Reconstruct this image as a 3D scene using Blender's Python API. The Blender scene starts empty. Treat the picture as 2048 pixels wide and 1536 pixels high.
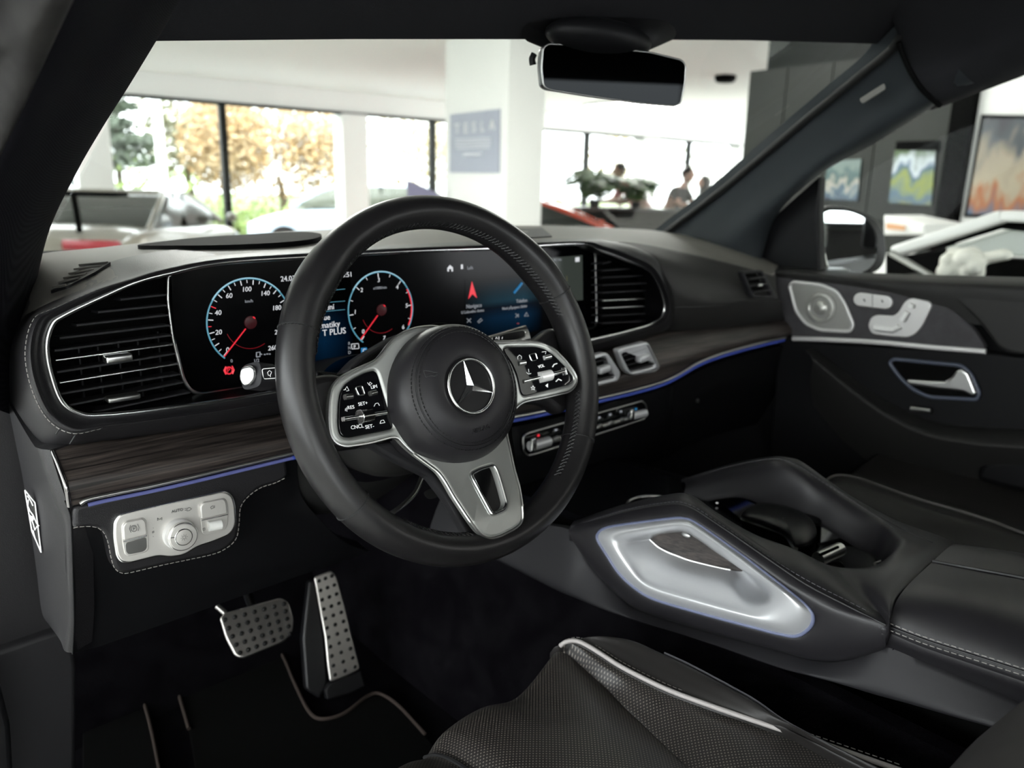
import bpy, bmesh, math, random
from mathutils import Vector, Matrix
random.seed(7)
C = bpy.context.scene.collection
SC = bpy.context.scene

# ------------------------------------------------------------------ camera, sky, exposure
H = 1.40                                    # eye height above the showroom floor
F, CX, CY = 1549.0, 1024.0, 768.0           # focal length in pixels of the 2048x1536 frame
CAMX = Vector((0.73576379, -0.67678832, 0.02468225))
CAMD = Vector((-0.15052851, -0.19896201, -0.96837766))
CAMF = Vector((0.66029752, 0.70878183, -0.24826498))
RM = Matrix((CAMX, CAMD, CAMF)).transposed()
cam_data = bpy.data.cameras.new('camera')
cam = bpy.data.objects.new('camera', cam_data); C.objects.link(cam)
m3 = Matrix((CAMX, -CAMD, -CAMF)).transposed()
cam.matrix_world = Matrix.Translation((0, 0, H)) @ m3.to_4x4()
cam_data.sensor_width = 36.0; cam_data.lens = 36.0 * F / 2048.0
cam_data.clip_start = 0.02; cam_data.clip_end = 400
cam_data.dof.use_dof = True; cam_data.dof.focus_distance = 0.72; cam_data.dof.aperture_fstop = 5.2
SC.camera = cam
SC.view_settings.view_transform = 'Standard'; SC.view_settings.look = 'None'
SC.view_settings.gamma = 1.0; SC.view_settings.exposure = 0.62
SC.view_settings.use_curve_mapping = False
SC.cycles.max_bounces = 7; SC.cycles.diffuse_bounces = 3; SC.cycles.glossy_bounces = 3
SC.cycles.transmission_bounces = 4; SC.cycles.transparent_max_bounces = 12
SC.cycles.caustics_reflective = False; SC.cycles.caustics_refractive = False
SC.cycles.sample_clamp_indirect = 4.0
SC.cycles.use_denoising = True

world = bpy.data.worlds.new('overcast_sky'); SC.world = world; world.use_nodes = True
wn = world.node_tree.nodes; wl = world.node_tree.links
bgn = wn['Background']; bgn.inputs['Strength'].default_value = 7.0
tc = wn.new('ShaderNodeTexCoord'); sp = wn.new('ShaderNodeSeparateXYZ'); cr = wn.new('ShaderNodeValToRGB')
wl.new(tc.outputs['Generated'], sp.inputs[0]); wl.new(sp.outputs['Z'], cr.inputs[0]); wl.new(cr.outputs[0], bgn.inputs['Color'])
cr.color_ramp.elements[0].position = 0.0; cr.color_ramp.elements[0].color = (0.58, 0.60, 0.62, 1)
cr.color_ramp.elements[1].position = 0.35; cr.color_ramp.elements[1].color = (0.94, 0.97, 1.0, 1)

# ------------------------------------------------------------------ sight lines to points of known depth
O = Vector((0, 0, H))
def ray(x, y): return (RM @ Vector((x - CX, y - CY, F))).normalized()
def PY(x, y, Y): r = ray(x, y); return O + r * (Y / r.y)
def PX(x, y, X): r = ray(x, y); return O + r * (X / r.x)
def PZ(x, y, Z): r = ray(x, y); return O + r * (Z / r.z)      # Z is measured from the eye height
def PN(x, y, p, n): r = ray(x, y); return O + r * ((p - O).dot(n) / r.dot(n))
def LY(pts, Y=None): return [PY(p[0], p[1], p[2] if len(p) > 2 else Y) for p in pts]
def LX(pts, X=None): return [PX(p[0], p[1], p[2] if len(p) > 2 else X) for p in pts]
def LZ(pts, Z=None): return [PZ(p[0], p[1], p[2] if len(p) > 2 else Z) for p in pts]

# ------------------------------------------------------------------ building helpers
def cr_pt(p0, p1, p2, p3, t):
    t2 = t * t; t3 = t2 * t
    return 0.5 * ((2 * p1) + (p2 - p0) * t + (2 * p0 - 5 * p1 + 4 * p2 - p3) * t2 + (3 * p1 - p0 - 3 * p2 + p3) * t3)
def spline(pts, k=6, closed=False):
    n = len(pts); out = []
    for i in range(n if closed else n - 1):
        if closed: a, b, c, d = pts[(i - 1) % n], pts[i], pts[(i + 1) % n], pts[(i + 2) % n]
        else:
            b, c = pts[i], pts[i + 1]
            a = pts[i - 1] if i else b * 2 - c
            d = pts[i + 2] if i + 2 < n else c * 2 - b
        for j in range(k): out.append(cr_pt(a, b, c, d, j / k))
    if not closed: out.append(pts[-1].copy())
    return out
def resample(pts, n, closed=False):
    P = list(pts) + ([pts[0]] if closed else [])
    L = [0]
    for a, b in zip(P, P[1:]): L.append(L[-1] + (b - a).length)
    out = []; j = 0; m = n if closed else n - 1
    for i in range(n):
        s = L[-1] * i / m
        while j < len(L) - 2 and L[j + 1] < s: j += 1
        d = L[j + 1] - L[j]; t = (s - L[j]) / d if d > 1e-12 else 0
        out.append(P[j].lerp(P[j + 1], min(1, max(0, t))))
    return out
def fillet(pts, r, seg=5):
    out = []; n = len(pts)
    for i in range(n):
        p = pts[i]; a = pts[i - 1]; b = pts[(i + 1) % n]
        ri = r[i] if isinstance(r, (list, tuple)) else r
        da = (a - p); db = (b - p); q = min(ri, da.length * .48, db.length * .48)
        A = p + da.normalized() * q; B = p + db.normalized() * q
        for k in range(seg + 1):
            t = k / seg; out.append(A * (1 - t) ** 2 + p * 2 * t * (1 - t) + B * t * t)
    return out
def smooth(me, angle=40):
    for p in me.polygons: p.use_smooth = True
    if angle < 180:
        bm = bmesh.new(); bm.from_mesh(me)
        for e in bm.edges:
            if len(e.link_faces) == 2 and e.calc_face_angle(0) > math.radians(angle): e.smooth = False
        bm.to_mesh(me); bm.free()
def setp(o, label=None, cat=None, group=None, kind=None):
    if label: o['label'] = label
    if cat: o['category'] = cat
    if group: o['group'] = group
    if kind: o['kind'] = kind
    return o
def thing(name, label, cat, loc=(0, 0, 0), group=None):
    o = bpy.data.objects.new(name, None); C.objects.link(o); o.location = loc; o.empty_display_size = .02
    return setp(o, label, cat, group)
def wloc(o):
    v = Vector((0, 0, 0))
    while o: v += o.location; o = o.parent
    return v
def link(name, me, mat, parent=None, label=None, **kw):
    base = wloc(parent) if parent else Vector((0, 0, 0))
    if len(me.vertices):
        c = sum((v.co for v in me.vertices), Vector()) / len(me.vertices)
    else: c = Vector()
    me.transform(Matrix.Translation(-c))
    o = bpy.data.objects.new(name, me); C.objects.link(o)
    if parent: o.parent = parent
    o.location = c - base
    me.materials.clear()
    for m in (mat if isinstance(mat, (list, tuple)) else [mat]): me.materials.append(m)
    setp(o, label, **kw)
    return o
def mesh(verts, faces, ang=40, name='m'):
    me = bpy.data.meshes.new(name); me.from_pydata([tuple(v) for v in verts], [], faces); me.update()
    bm = bmesh.new(); bm.from_mesh(me); bmesh.ops.remove_doubles(bm, verts=bm.verts, dist=1e-6)
    bmesh.ops.recalc_face_normals(bm, faces=bm.faces); bm.to_mesh(me); bm.free()
    smooth(me, ang); return me
def joinm(mes, ang=40):
    bm = bmesh.new()
    for m in mes: bm.from_mesh(m)
    me = bpy.data.meshes.new('j'); bm.to_mesh(me); bm.free()
    if ang: smooth(me, ang)
    return me
def loft(curves, nu=40, closed=False, m=5, sharp=False, index=True, capends=False, ang=60, back=None):
    """surface through curves; index=True keeps the control points of all curves in step"""
    L = []
    for c in curves:
        if index: L.append(spline(c, max(1, nu // len(c)), closed))
        else: L.append(resample(spline(c, 8, closed), nu, closed))
    if sharp: rows = L
    else:
        rows = []
        cols = list(zip(*L))
        sc = [spline(list(col), m) for col in cols]
        rows = [list(r) for r in zip(*sc)]
    n = len(rows[0]); V = [p for r in rows for p in r]; Fc = []
    for i in range(len(rows) - 1):
        for j in range(n if closed else n - 1):
            k = (j + 1) % n
            Fc.append((i * n + j, i * n + k, (i + 1) * n + k, (i + 1) * n + j))
    if capends and closed:
        Fc.append(tuple(range(n))); Fc.append(tuple((len(rows) - 1) * n + q for q in range(n)))
    me = mesh(V, Fc, ang)
    if back is not None: me = thicken(me, back, ang)
    return me
def thicken(me, vec, ang=60):
    """give a sheet real thickness along vec"""
    vec = Vector(vec)
    bm = bmesh.new(); bm.from_mesh(me)
    r = bmesh.ops.extrude_face_region(bm, geom=list(bm.faces), use_keep_orig=True)
    for v in r['geom']:
        if isinstance(v, bmesh.types.BMVert): v.co += vec
    bmesh.ops.recalc_face_normals(bm, faces=bm.faces)
    bm.to_mesh(me); bm.free(); smooth(me, ang); return me
def plate(outline, thick, bevel=0.0, holes=(), nrm=None, seg=3, ang=35):
    """flat plate whose FRONT face lies on the outline plane; it grows backwards, away from the eye"""
    o = outline[0]
    if nrm is None:
        nrm = Vector()
        for i in range(len(outline)):
            a = outline[i] - o; b = outline[(i + 1) % len(outline)] - o; nrm += a.cross(b)
    n = nrm.normalized()
    if n.dot(O - o) < 0: n = -n
    u = (outline[len(outline) // 3] - o); u -= n * u.dot(n); u.normalize(); v = n.cross(u)
    cu = bpy.data.curves.new('c', 'CURVE'); cu.dimensions = '2D'; cu.fill_mode = 'BOTH'
    bevel = min(bevel, thick / 2)
    for loop in [outline] + list(holes):
        s = cu.splines.new('POLY'); s.points.add(len(loop) - 1); s.use_cyclic_u = True
        for i, p in enumerate(loop): s.points[i].co = ((p - o).dot(u), (p - o).dot(v), 0, 1)
    cu.extrude = thick / 2 - bevel; cu.bevel_depth = bevel; cu.bevel_resolution = seg; cu.offset = -bevel
    ob = bpy.data.objects.new('tmp', cu); C.objects.link(ob)
    dg = bpy.context.evaluated_depsgraph_get(); me = bpy.data.meshes.new_from_object(ob.evaluated_get(dg))
    bpy.data.objects.remove(ob); bpy.data.curves.remove(cu)
    M = Matrix((u, v, n)).transposed().to_4x4(); M.translation = o - n * (thick / 2)
    me.use_auto_texspace = True; me.transform(M); me.update(); smooth(me, ang); return me
def tube(path, r, closed=False, seg=8, up=None, ry=None, cap=True, taper=None):
    P = path; n = len(P); V = []; Fc = []
    prev = None
    for i in range(n):
        if closed: t = (P[(i + 1) % n] - P[i - 1])
        else: t = (P[min(i + 1, n - 1)] - P[max(i - 1, 0)])
        if t.length < 1e-9: t = Vector((0, 0, 1))
        t.normalize()
        if up is not None: a = (Vector(up) - t * Vector(up).dot(t)).normalized()
        elif prev is None:
            a = t.orthogonal().normalized()
        else: a = (prev - t * prev.dot(t)).normalized()
        prev = a; b = t.cross(a)
        rr = r if taper is None else r * taper[i] if isinstance(taper, (list, tuple)) else r * taper(i / (n - 1))
        r2 = (ry if ry else r) * (rr / r)
        for k in range(seg):
            q = 2 * math.pi * k / seg
            V.append(P[i] + b * math.cos(q) * rr + a * math.sin(q) * r2)
    for i in range(n if closed else n - 1):
        j = (i + 1) % n
        for k in range(seg):
            l = (k + 1) % seg
            Fc.append((i * seg + k, i * seg + l, j * seg + l, j * seg + k))
    if cap and not closed:
        Fc.append(tuple(range(seg))); Fc.append(tuple((n - 1) * seg + k for k in range(seg)))
    return mesh(V, Fc, 50)
def box(c, s, rot=None, bevel=0.0, seg=2):
    bm = bmesh.new(); bmesh.ops.create_cube(bm, size=1.0)
    for v in bm.verts: v.co = Vector((v.co.x * s[0], v.co.y * s[1], v.co.z * s[2]))
    if bevel: bmesh.ops.bevel(bm, geom=list(bm.edges), offset=bevel, segments=seg, profile=.5, affect='EDGES')
    M = (rot.to_4x4() if rot else Matrix.Identity(4)); M.translation = Vector(c)
    bm.transform(M)
    me = bpy.data.meshes.new('b'); bm.to_mesh(me); bm.free(); smooth(me, 35); return me
def lathe(prof, c, axis, seg=40, ang=35):
    """prof: (radius, height along axis)"""
    ax = Vector(axis).normalized(); u = ax.orthogonal().normalized(); v = ax.cross(u); V = []; Fc = []
    for (r, h) in prof:
        for k in range(seg):
            q = 2 * math.pi * k / seg; V.append(Vector(c) + ax * h + (u * math.cos(q) + v * math.sin(q)) * r)
    for i in range(len(prof) - 1):
        for k in range(seg):
            l = (k + 1) % seg; Fc.append((i * seg + k, i * seg + l, (i + 1) * seg + l, (i + 1) * seg + k))
    Fc.append(tuple(range(seg))); Fc.append(tuple((len(prof) - 1) * seg + k for k in range(seg)))
    return mesh(V, [f for f in Fc], ang)
def ellipsoid(c, s, rot=None, sub=3):
    bm = bmesh.new(); bmesh.ops.create_icosphere(bm, subdivisions=sub, radius=1)
    for v in bm.verts: v.co = Vector((v.co.x * s[0], v.co.y * s[1], v.co.z * s[2]))
    M = (rot.to_4x4() if rot else Matrix.Identity(4)); M.translation = Vector(c); bm.transform(M)
    me = bpy.data.meshes.new('e'); bm.to_mesh(me); bm.free(); smooth(me, 180); return me
def stitches(path, length=.0035, gap=.0018, r=.0004, lift=None):
    """a row of separate thread stitches"""
    L = 0; mes = []; P = path
    tot = sum((b - a).length for a, b in zip(P, P[1:])); n = max(2, int(tot / (length + gap)))
    Q = resample(P, n * 3 + 1)
    for i in range(n):
        a, b = Q[3 * i], Q[3 * i + 2]
        if lift: a = a + lift; b = b + lift
        mes.append(tube([a, a.lerp(b, .5), b], r, seg=4))
    return joinm(mes, 60)
def vnorm(p): return (O - p).normalized()

def text_mesh(s, a, b, height, nrm, depth=.0002, center=False, shear=0.0, lift=.0004):
    """lettering whose base line runs from a towards b on the surface with normal nrm"""
    cu = bpy.data.curves.new('t', 'FONT'); cu.body = s; cu.size = height * 1.38; cu.extrude = depth; cu.shear = shear
    cu.resolution_u = 3
    if center: cu.align_x = 'CENTER'
    ob = bpy.data.objects.new('tmp', cu); C.objects.link(ob)
    dg = bpy.context.evaluated_depsgraph_get(); me = bpy.data.meshes.new_from_object(ob.evaluated_get(dg))
    bpy.data.objects.remove(ob); bpy.data.curves.remove(cu)
    n = nrm.normalized(); u = (b - a); u -= n * u.dot(n); u.normalize(); v = n.cross(u)
    M = Matrix((u, v, n)).transposed().to_4x4(); M.translation = a + n * lift
    me.transform(M); return me

# ------------------------------------------------------------------ materials
def nt(m):
    m.use_nodes = True; return m.node_tree.nodes, m.node_tree.links, m.node_tree.nodes['Principled BSDF']
def pbr(name, col, rough=.5, metal=0.0, bump=None, coat=0.0, spec=.5, var=None, emit=None, estr=1.0, sheen=0.0, coatr=.05, alpha=1):
    """bump=(kind, scale, strength, distance[, stretch])"""
    m = bpy.data.materials.new(name); N, L, B = nt(m)
    B.inputs['Base Color'].default_value = (*col, 1); B.inputs['Roughness'].default_value = rough
    B.inputs['Metallic'].default_value = metal; B.inputs['Specular IOR Level'].default_value = spec
    B.inputs['Coat Weight'].default_value = coat; B.inputs['Coat Roughness'].default_value = coatr
    B.inputs['Sheen Weight'].default_value = sheen
    if emit: B.inputs['Emission Color'].default_value = (*emit, 1); B.inputs['Emission Strength'].default_value = estr
    tc = N.new('ShaderNodeTexCoord')
    if bump:
        kind, sc_, st, dist = bump[:4]
        mp = N.new('ShaderNodeMapping'); L.new(tc.outputs['Object'], mp.inputs[0])
        if len(bump) > 4: mp.inputs['Scale'].default_value = bump[4]
        if kind == 'vor':
            t = N.new('ShaderNodeTexVoronoi'); t.feature = 'DISTANCE_TO_EDGE'; t.inputs['Scale'].default_value = sc_; out = t.outputs['Distance']
        elif kind == 'noise':
            t = N.new('ShaderNodeTexNoise'); t.inputs['Scale'].default_value = sc_; t.inputs['Detail'].default_value = 5; out = t.outputs['Fac']
        L.new(mp.outputs[0], t.inputs['Vector'])
        bp = N.new('ShaderNodeBump'); bp.inputs['Strength'].default_value = st; bp.inputs['Distance'].default_value = dist
        L.new(out, bp.inputs['Height']); L.new(bp.outputs[0], B.inputs['Normal'])
    if var:
        sc_, c2, *rest = var
        t = N.new('ShaderNodeTexNoise'); t.inputs['Scale'].default_value = sc_; t.inputs['Detail'].default_value = 6
        mp = N.new('ShaderNodeMapping'); L.new(tc.outputs['Object'], mp.inputs[0])
        if rest: mp.inputs['Scale'].default_value = rest[0]
        L.new(mp.outputs[0], t.inputs['Vector'])
        r = N.new('ShaderNodeValToRGB'); r.color_ramp.elements[0].position = .38; r.color_ramp.elements[1].position = .62
        r.color_ramp.elements[0].color = (*col, 1); r.color_ramp.elements[1].color = (*c2, 1)
        L.new(t.outputs['Fac'], r.inputs[0]); L.new(r.outputs[0], B.inputs['Base Color'])
    return m
M = {}
M['leather'] = pbr('grained black leather', (.0125, .0118, .0135), .46, bump=('vor', 620, .35, .0006), spec=.4)
M['nappa'] = pbr('smooth black leather', (.0165, .0155, .0178), .40, bump=('vor', 1300, .10, .0003), spec=0.4)
M['wheel'] = pbr('smooth wheel leather', (.0115, .0108, .0115), .34, bump=('vor', 1600, .07, .0002), spec=0.42)
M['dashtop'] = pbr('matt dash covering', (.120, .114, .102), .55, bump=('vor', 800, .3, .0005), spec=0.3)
M['softpad'] = pbr('matt charcoal pad', (.020, .0195, .019), .55, bump=('vor', 900, .25, .0004), spec=0.25)
M['plastic'] = pbr('matt black plastic', (.0055, .0055, .0062), .5, bump=('noise', 1800, .15, .0003), spec=.15)
M['plastic_s'] = pbr('satin black plastic', (.006, .006, .007), .34, spec=0.3)
M['greyplastic'] = pbr('dark grey soft plastic', (.016, .0155, .0178), .55, bump=('noise', 1500, .12, .0003), spec=0.3)
M['columnpl'] = pbr('speckled column plastic', (.016, .0155, .015), .38, bump=('noise', 2500, .5, .0005))
M['gloss'] = pbr('piano black', (.004, .004, .005), .06, coat=.5)
M['screenglass'] = pbr('anti-glare screen glass', (.002, .002, .0025), .16, spec=.12)
M['black'] = pbr('deep black', (.004, .004, .004), .7, spec=0.02)
M['chrome'] = pbr('bright chrome', (.92, .92, .92), .20, 1.0)
M['darkchrome'] = pbr('dark emblem metal', (.30, .29, .29), .16, 1.0)
M['silver'] = pbr('satin silver', (.62, .62, .61), .30, 1.0)
M['spokemetal'] = pbr('satin spoke metal', (.50, .51, .49), .48, .85)
M['silverdark'] = pbr('satin grey metal', (.34, .34, .33), .33, 1.0)
M['alu'] = pbr('satin silver paint', (.70, .71, .73), .36, .45, bump=('noise', 900, .03, .0002))
M['matsilver'] = pbr('matt silver paint', (.66, .64, .61), .42, .55)
M['seatsilver'] = pbr('pale silver button panel', (.74, .73, .72), .38, .35)
M['pedal'] = pbr('brushed steel pedal', (.55, .53, .51), .30, 1.0)
M['rubber'] = pbr('black rubber', (.012, .012, .012), .6, spec=0.2)
M['thread'] = pbr('grey thread', (.34, .32, .30), .7)
M['threadd'] = pbr('black thread', (.010, .010, .011), .5)
M['threadm'] = pbr('dim grey thread', (.10, .10, .11), .7)
M['piping'] = pbr('grey piping', (.42, .39, .38), .5)
M['carpet'] = pbr('black carpet', (.0045, .004, .0052), .95, bump=('noise', 900, 1.0, .003), spec=.0, var=(25, (.0075, .007, .0085)))
M['mat'] = pbr('black floor mat', (.005, .005, .005), .95, bump=('noise', 1200, 1.0, .002), spec=0.03)
M['matedge'] = pbr('brown mat binding', (.045, .035, .031), .8, spec=0.1)
M['ambient'] = pbr('blue light strip', (.05, .08, .35), .3, emit=(.04, .08, .5), estr=.08)
M['ambientc'] = pbr('pale blue light strip', (.10, .11, .26), .3, emit=(.10, .12, .4), estr=.10)
M['whiteprint'] = pbr('glowing white print', (.85, .85, .85), .4, emit=(.9, .9, .9), estr=.25)  # print with a faint glow of its own added
M['greyprint'] = pbr('dark grey print', (.06, .06, .06), .5)
M['headliner'] = pbr('dark headliner cloth', (.018, .018, .020), .9, bump=('noise', 900, .5, .001), spec=0.05)
M['pillarpl'] = pbr('blue grey pillar trim', (.021, .025, .028), .6, bump=('noise', 1500, .2, .0004), spec=0.2)
M['seat'] = pbr('seat leather', (.016, .0145, .014), .50, bump=('vor', 700, .12, .0004), spec=0.4)
M['white'] = pbr('white paint', (.86, .86, .84), .5)

def wood():
    m = bpy.data.materials.new('open pore dark wood'); N, L, B = nt(m)
    tc = N.new('ShaderNodeTexCoord'); mp = N.new('ShaderNodeMapping'); mp.inputs['Scale'].default_value = (6, 60, 340)
    t = N.new('ShaderNodeTexNoise'); t.inputs['Scale'].default_value = 1.6; t.inputs['Detail'].default_value = 7; t.inputs['Roughness'].default_value = .6
    L.new(tc.outputs['Object'], mp.inputs[0]); L.new(mp.outputs[0], t.inputs['Vector'])
    mp2 = N.new('ShaderNodeMapping'); mp2.inputs['Scale'].default_value = (3, 20, 60)
    t2 = N.new('ShaderNodeTexNoise'); t2.inputs['Scale'].default_value = 1.0; t2.inputs['Detail'].default_value = 3
    L.new(tc.outputs['Object'], mp2.inputs[0]); L.new(mp2.outputs[0], t2.inputs['Vector'])
    mx = N.new('ShaderNodeMix'); mx.data_type = 'FLOAT'; mx.inputs[0].default_value = .35
    L.new(t.outputs['Fac'], mx.inputs[2]); L.new(t2.outputs['Fac'], mx.inputs[3])
    r = N.new('ShaderNodeValToRGB'); e = r.color_ramp.elements
    e[0].position = .40; e[0].color = (.006, .0045, .004, 1); e[1].position = .62; e[1].color = (.070, .056, .050, 1)
    L.new(mx.outputs[0], r.inputs[0]); L.new(r.outputs[0], B.inputs['Base Color']); B.inputs['Roughness'].default_value = .42
    bp = N.new('ShaderNodeBump'); bp.inputs['Strength'].default_value = .5; bp.inputs['Distance'].default_value = .0006
    L.new(t.outputs['Fac'], bp.inputs['Height']); L.new(bp.outputs[0], B.inputs['Normal'])
    return m
M['wood'] = wood()
def woven():
    m = bpy.data.materials.new('woven pillar cloth'); N, L, B = nt(m)
    tc = N.new('ShaderNodeTexCoord'); mp = N.new('ShaderNodeMapping'); mp.inputs['Rotation'].default_value = (0, .5, .6)
    L.new(tc.outputs['Object'], mp.inputs[0])
    hs = []
    for d in ('X', 'Z'):
        w = N.new('ShaderNodeTexWave'); w.bands_direction = d; w.inputs['Scale'].default_value = 300; w.inputs['Distortion'].default_value = .6
        L.new(mp.outputs[0], w.inputs['Vector']); hs.append(w)
    a = N.new('ShaderNodeMath'); a.operation = 'MULTIPLY'; L.new(hs[0].outputs['Fac'], a.inputs[0]); L.new(hs[1].outputs['Fac'], a.inputs[1])
    r = N.new('ShaderNodeValToRGB'); e = r.color_ramp.elements
    e[0].color = (.003, .003, .005, 1); e[1].color = (.034, .033, .039, 1); e[0].position = .2
    L.new(a.outputs[0], r.inputs[0]); L.new(r.outputs[0], B.inputs['Base Color']); B.inputs['Roughness'].default_value = .9; B.inputs['Specular IOR Level'].default_value = .05
    bp = N.new('ShaderNodeBump'); bp.inputs['Strength'].default_value = .5; bp.inputs['Distance'].default_value = .001
    L.new(a.outputs[0], bp.inputs['Height']); L.new(bp.outputs[0], B.inputs['Normal'])
    return m
M['woven'] = woven()
def perforated():
    m = bpy.data.materials.new('perforated seat leather'); N, L, B = nt(m)
    tc = N.new('ShaderNodeTexCoord'); mp = N.new('ShaderNodeMapping'); mp.inputs['Rotation'].default_value = (0, 0, math.radians(45))
    mp.inputs['Scale'].default_value = (330, 330, 0.001)
    L.new(tc.outputs['Object'], mp.inputs[0])
    v = N.new('ShaderNodeTexVoronoi'); v.inputs['Scale'].default_value = 1; v.inputs['Randomness'].default_value = 0; v.voronoi_dimensions = '2D'
    L.new(mp.outputs[0], v.inputs['Vector'])
    r = N.new('ShaderNodeValToRGB'); e = r.color_ramp.elements
    e[0].position = .20; e[0].color = (.17, .15, .13, 1); e[1].position = .27; e[1].color = (.015, .0135, .013, 1)  # pale dots: light caught at the hole edges, put into the colour
    L.new(v.outputs['Distance'], r.inputs[0]); L.new(r.outputs[0], B.inputs['Base Color']); B.inputs['Roughness'].default_value = .38
    return m
M['perf'] = perforated()
def mesh_metal():
    m = bpy.data.materials.new('perforated speaker metal'); N, L, B = nt(m)
    tc = N.new('ShaderNodeTexCoord'); mp = N.new('ShaderNodeMapping'); mp.inputs['Scale'].default_value = (0.001, 450, 450)
    L.new(tc.outputs['Object'], mp.inputs[0])
    v = N.new('ShaderNodeTexVoronoi'); v.inputs['Scale'].default_value = 1; v.inputs['Randomness'].default_value = 0
    L.new(mp.outputs[0], v.inputs['Vector'])
    r = N.new('ShaderNodeValToRGB'); e = r.color_ramp.elements
    e[0].position = .28; e[0].color = (.12, .12, .11, 1); e[1].position = .38; e[1].color = (.66, .66, .62, 1)
    L.new(v.outputs['Distance'], r.inputs[0]); L.new(r.outputs[0], B.inputs['Base Color']); B.inputs['Roughness'].default_value = .35
    B.inputs['Metallic'].default_value = .6
    return m
M['spkmesh'] = mesh_metal()
def glassy(name, tint, gl=.06, rough=.0):
    m = bpy.data.materials.new(name); m.use_nodes = True; N = m.node_tree.nodes; L = m.node_tree.links
    for q in list(N):
        if q.type == 'BSDF_PRINCIPLED': N.remove(q)
    out = [q for q in N if q.type == 'OUTPUT_MATERIAL'][0]
    t = N.new('ShaderNodeBsdfTransparent'); t.inputs[0].default_value = (*tint, 1)
    g = N.new('ShaderNodeBsdfGlossy'); g.inputs['Roughness'].default_value = rough; g.inputs['Color'].default_value = (1, 1, 1, 1)
    lw = N.new('ShaderNodeFresnel'); lw.inputs['IOR'].default_value = 1.3
    mu = N.new('ShaderNodeMath'); mu.operation = 'MULTIPLY'; mu.inputs[1].default_value = gl * 10
    L.new(lw.outputs[0], mu.inputs[0])
    mx = N.new('ShaderNodeMixShader'); L.new(mu.outputs[0], mx.inputs[0]); L.new(t.outputs[0], mx.inputs[1]); L.new(g.outputs[0], mx.inputs[2])
    L.new(mx.outputs[0], out.inputs[0]); return m
M['glass'] = glassy('clear window glass', (.97, .98, .97), .03)
M['cabglass'] = glassy('car glass', (.95, .97, .96), .012)
M['tint'] = glassy('dark tinted glass', (.25, .27, .27), .1)
M['mirror'] = pbr('mirror glass', (.85, .87, .88), .01, 1.0)
M['dimmirror'] = pbr('dimming mirror glass', (.008, .0085, .009), .02, 1.0)
def emi(name, col, s=1.0):
    m = bpy.data.materials.new(name); N, L, B = nt(m)
    B.inputs['Base Color'].default_value = (0, 0, 0, 1); B.inputs['Emission Color'].default_value = (*col, 1); B.inputs['Emission Strength'].default_value = s * .66
    B.inputs['Roughness'].default_value = .3; return m
M['e_white'] = emi('lit white', (.75, .77, .80), .9)
M['e_grey'] = emi('lit grey', (.30, .32, .35), .8)
M['e_red'] = emi('lit red', (.85, .03, .05), 1.0)
M['e_dred'] = emi('dim lit red', (.35, .01, .02), .7)
M['e_cyan'] = emi('lit cyan', (.10, .34, .46), .8)
M['e_cyanb'] = emi('bright cyan', (.35, .62, .75), .9)
M['e_blue'] = emi('lit blue', (.02, .20, .45), .8)
M['e_dial'] = emi('dial black', (.0008, .001, .002), 1)

# ================================================================== DASHBOARD
DL = PY(600, 900, .85)
dash = thing('dashboard', 'black leather car dashboard with stitched edges spanning the cabin under the windscreen', 'dashboard', (0.85, .95, H - .25))
A = [(337,546),(440,525),(600,514),(820,502),(1000,496),(1160,487),(1200,501),(1250,520),(1300,545),(1325,595),(1324,628),(1302,647),(1245,664),(1175,680),
     (1060,703),(900,728),(700,760),(548,784),(439,802),(352,813),(264,824),(205,829),(164,828),(124,805),(101,749),(92,693),(103,649),(128,629),(205,592),(270,564)]
Cc = [(322,530),(430,512),(600,500),(820,489),(1000,481),(1165,477),(1215,481),(1270,494),(1322,527),(1347,590),(1346,640),(1320,664),(1250,688),(1178,708),
     (1062,735),(900,764),(700,801),(548,831),(439,851),(352,864),(280,874),(205,884),(132,893),(76,884),(26,790),(14,700),(40,645),(90,610),(182,573),(258,550)]
yA = [.80] * 30
yC = [.82] * 30
for i, v in {22: .83, 23: .87, 24: .93, 25: .95, 26: .93, 27: .87, 28: .83}.items(): yC[i] = v
LA = [PY(x, y, q) for (x, y), q in zip(A, yA)]
LC = [PY(x, y, q) for (x, y), q in zip(Cc, yC)]
LS = []                                     # crest where the two seams run
for i, (a, c) in enumerate(zip(LA, LC)):
    t = .60 if i in (22, 23, 24, 25, 26, 27, 28) else .5
    x = A[i][0] * (1 - t) + Cc[i][0] * t; y = A[i][1] * (1 - t) + Cc[i][1] * t
    if i == 24: x, y = 63, 778
    if i == 25: x, y = 50, 705
    if i == 26: x, y = 66, 640
    if i == 23: x, y = 96, 840
    LS.append(PY(x, y, .783 if i not in (23, 24, 25, 26, 27) else .790))
LM = [a.lerp(s, .45) + Vector((0, -.006, 0)) for a, s in zip(LA, LS)]
LD = [c + Vector((0, .10, 0)) for c in LC]
pod = loft([LA, LM, LS, LC, LD], nu=150, closed=True, m=6)
link('pod_recess', loft([[p + Vector((0, .04, 0)) for p in LA], LA], nu=150, closed=True, m=2), M['plastic_s'], dash)
link('pod_surround', pod, M['leather'], dash, 'grained black leather surround of screens and vents')
# chrome line round the pod
ch = tube(spline([p + Vector((0, -.002, 0)) for p in LA], 8, True), .0026, True, 8)
link('chrome_outline', ch, M['chrome'], dash, 'thin chrome line around the pod')
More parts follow.
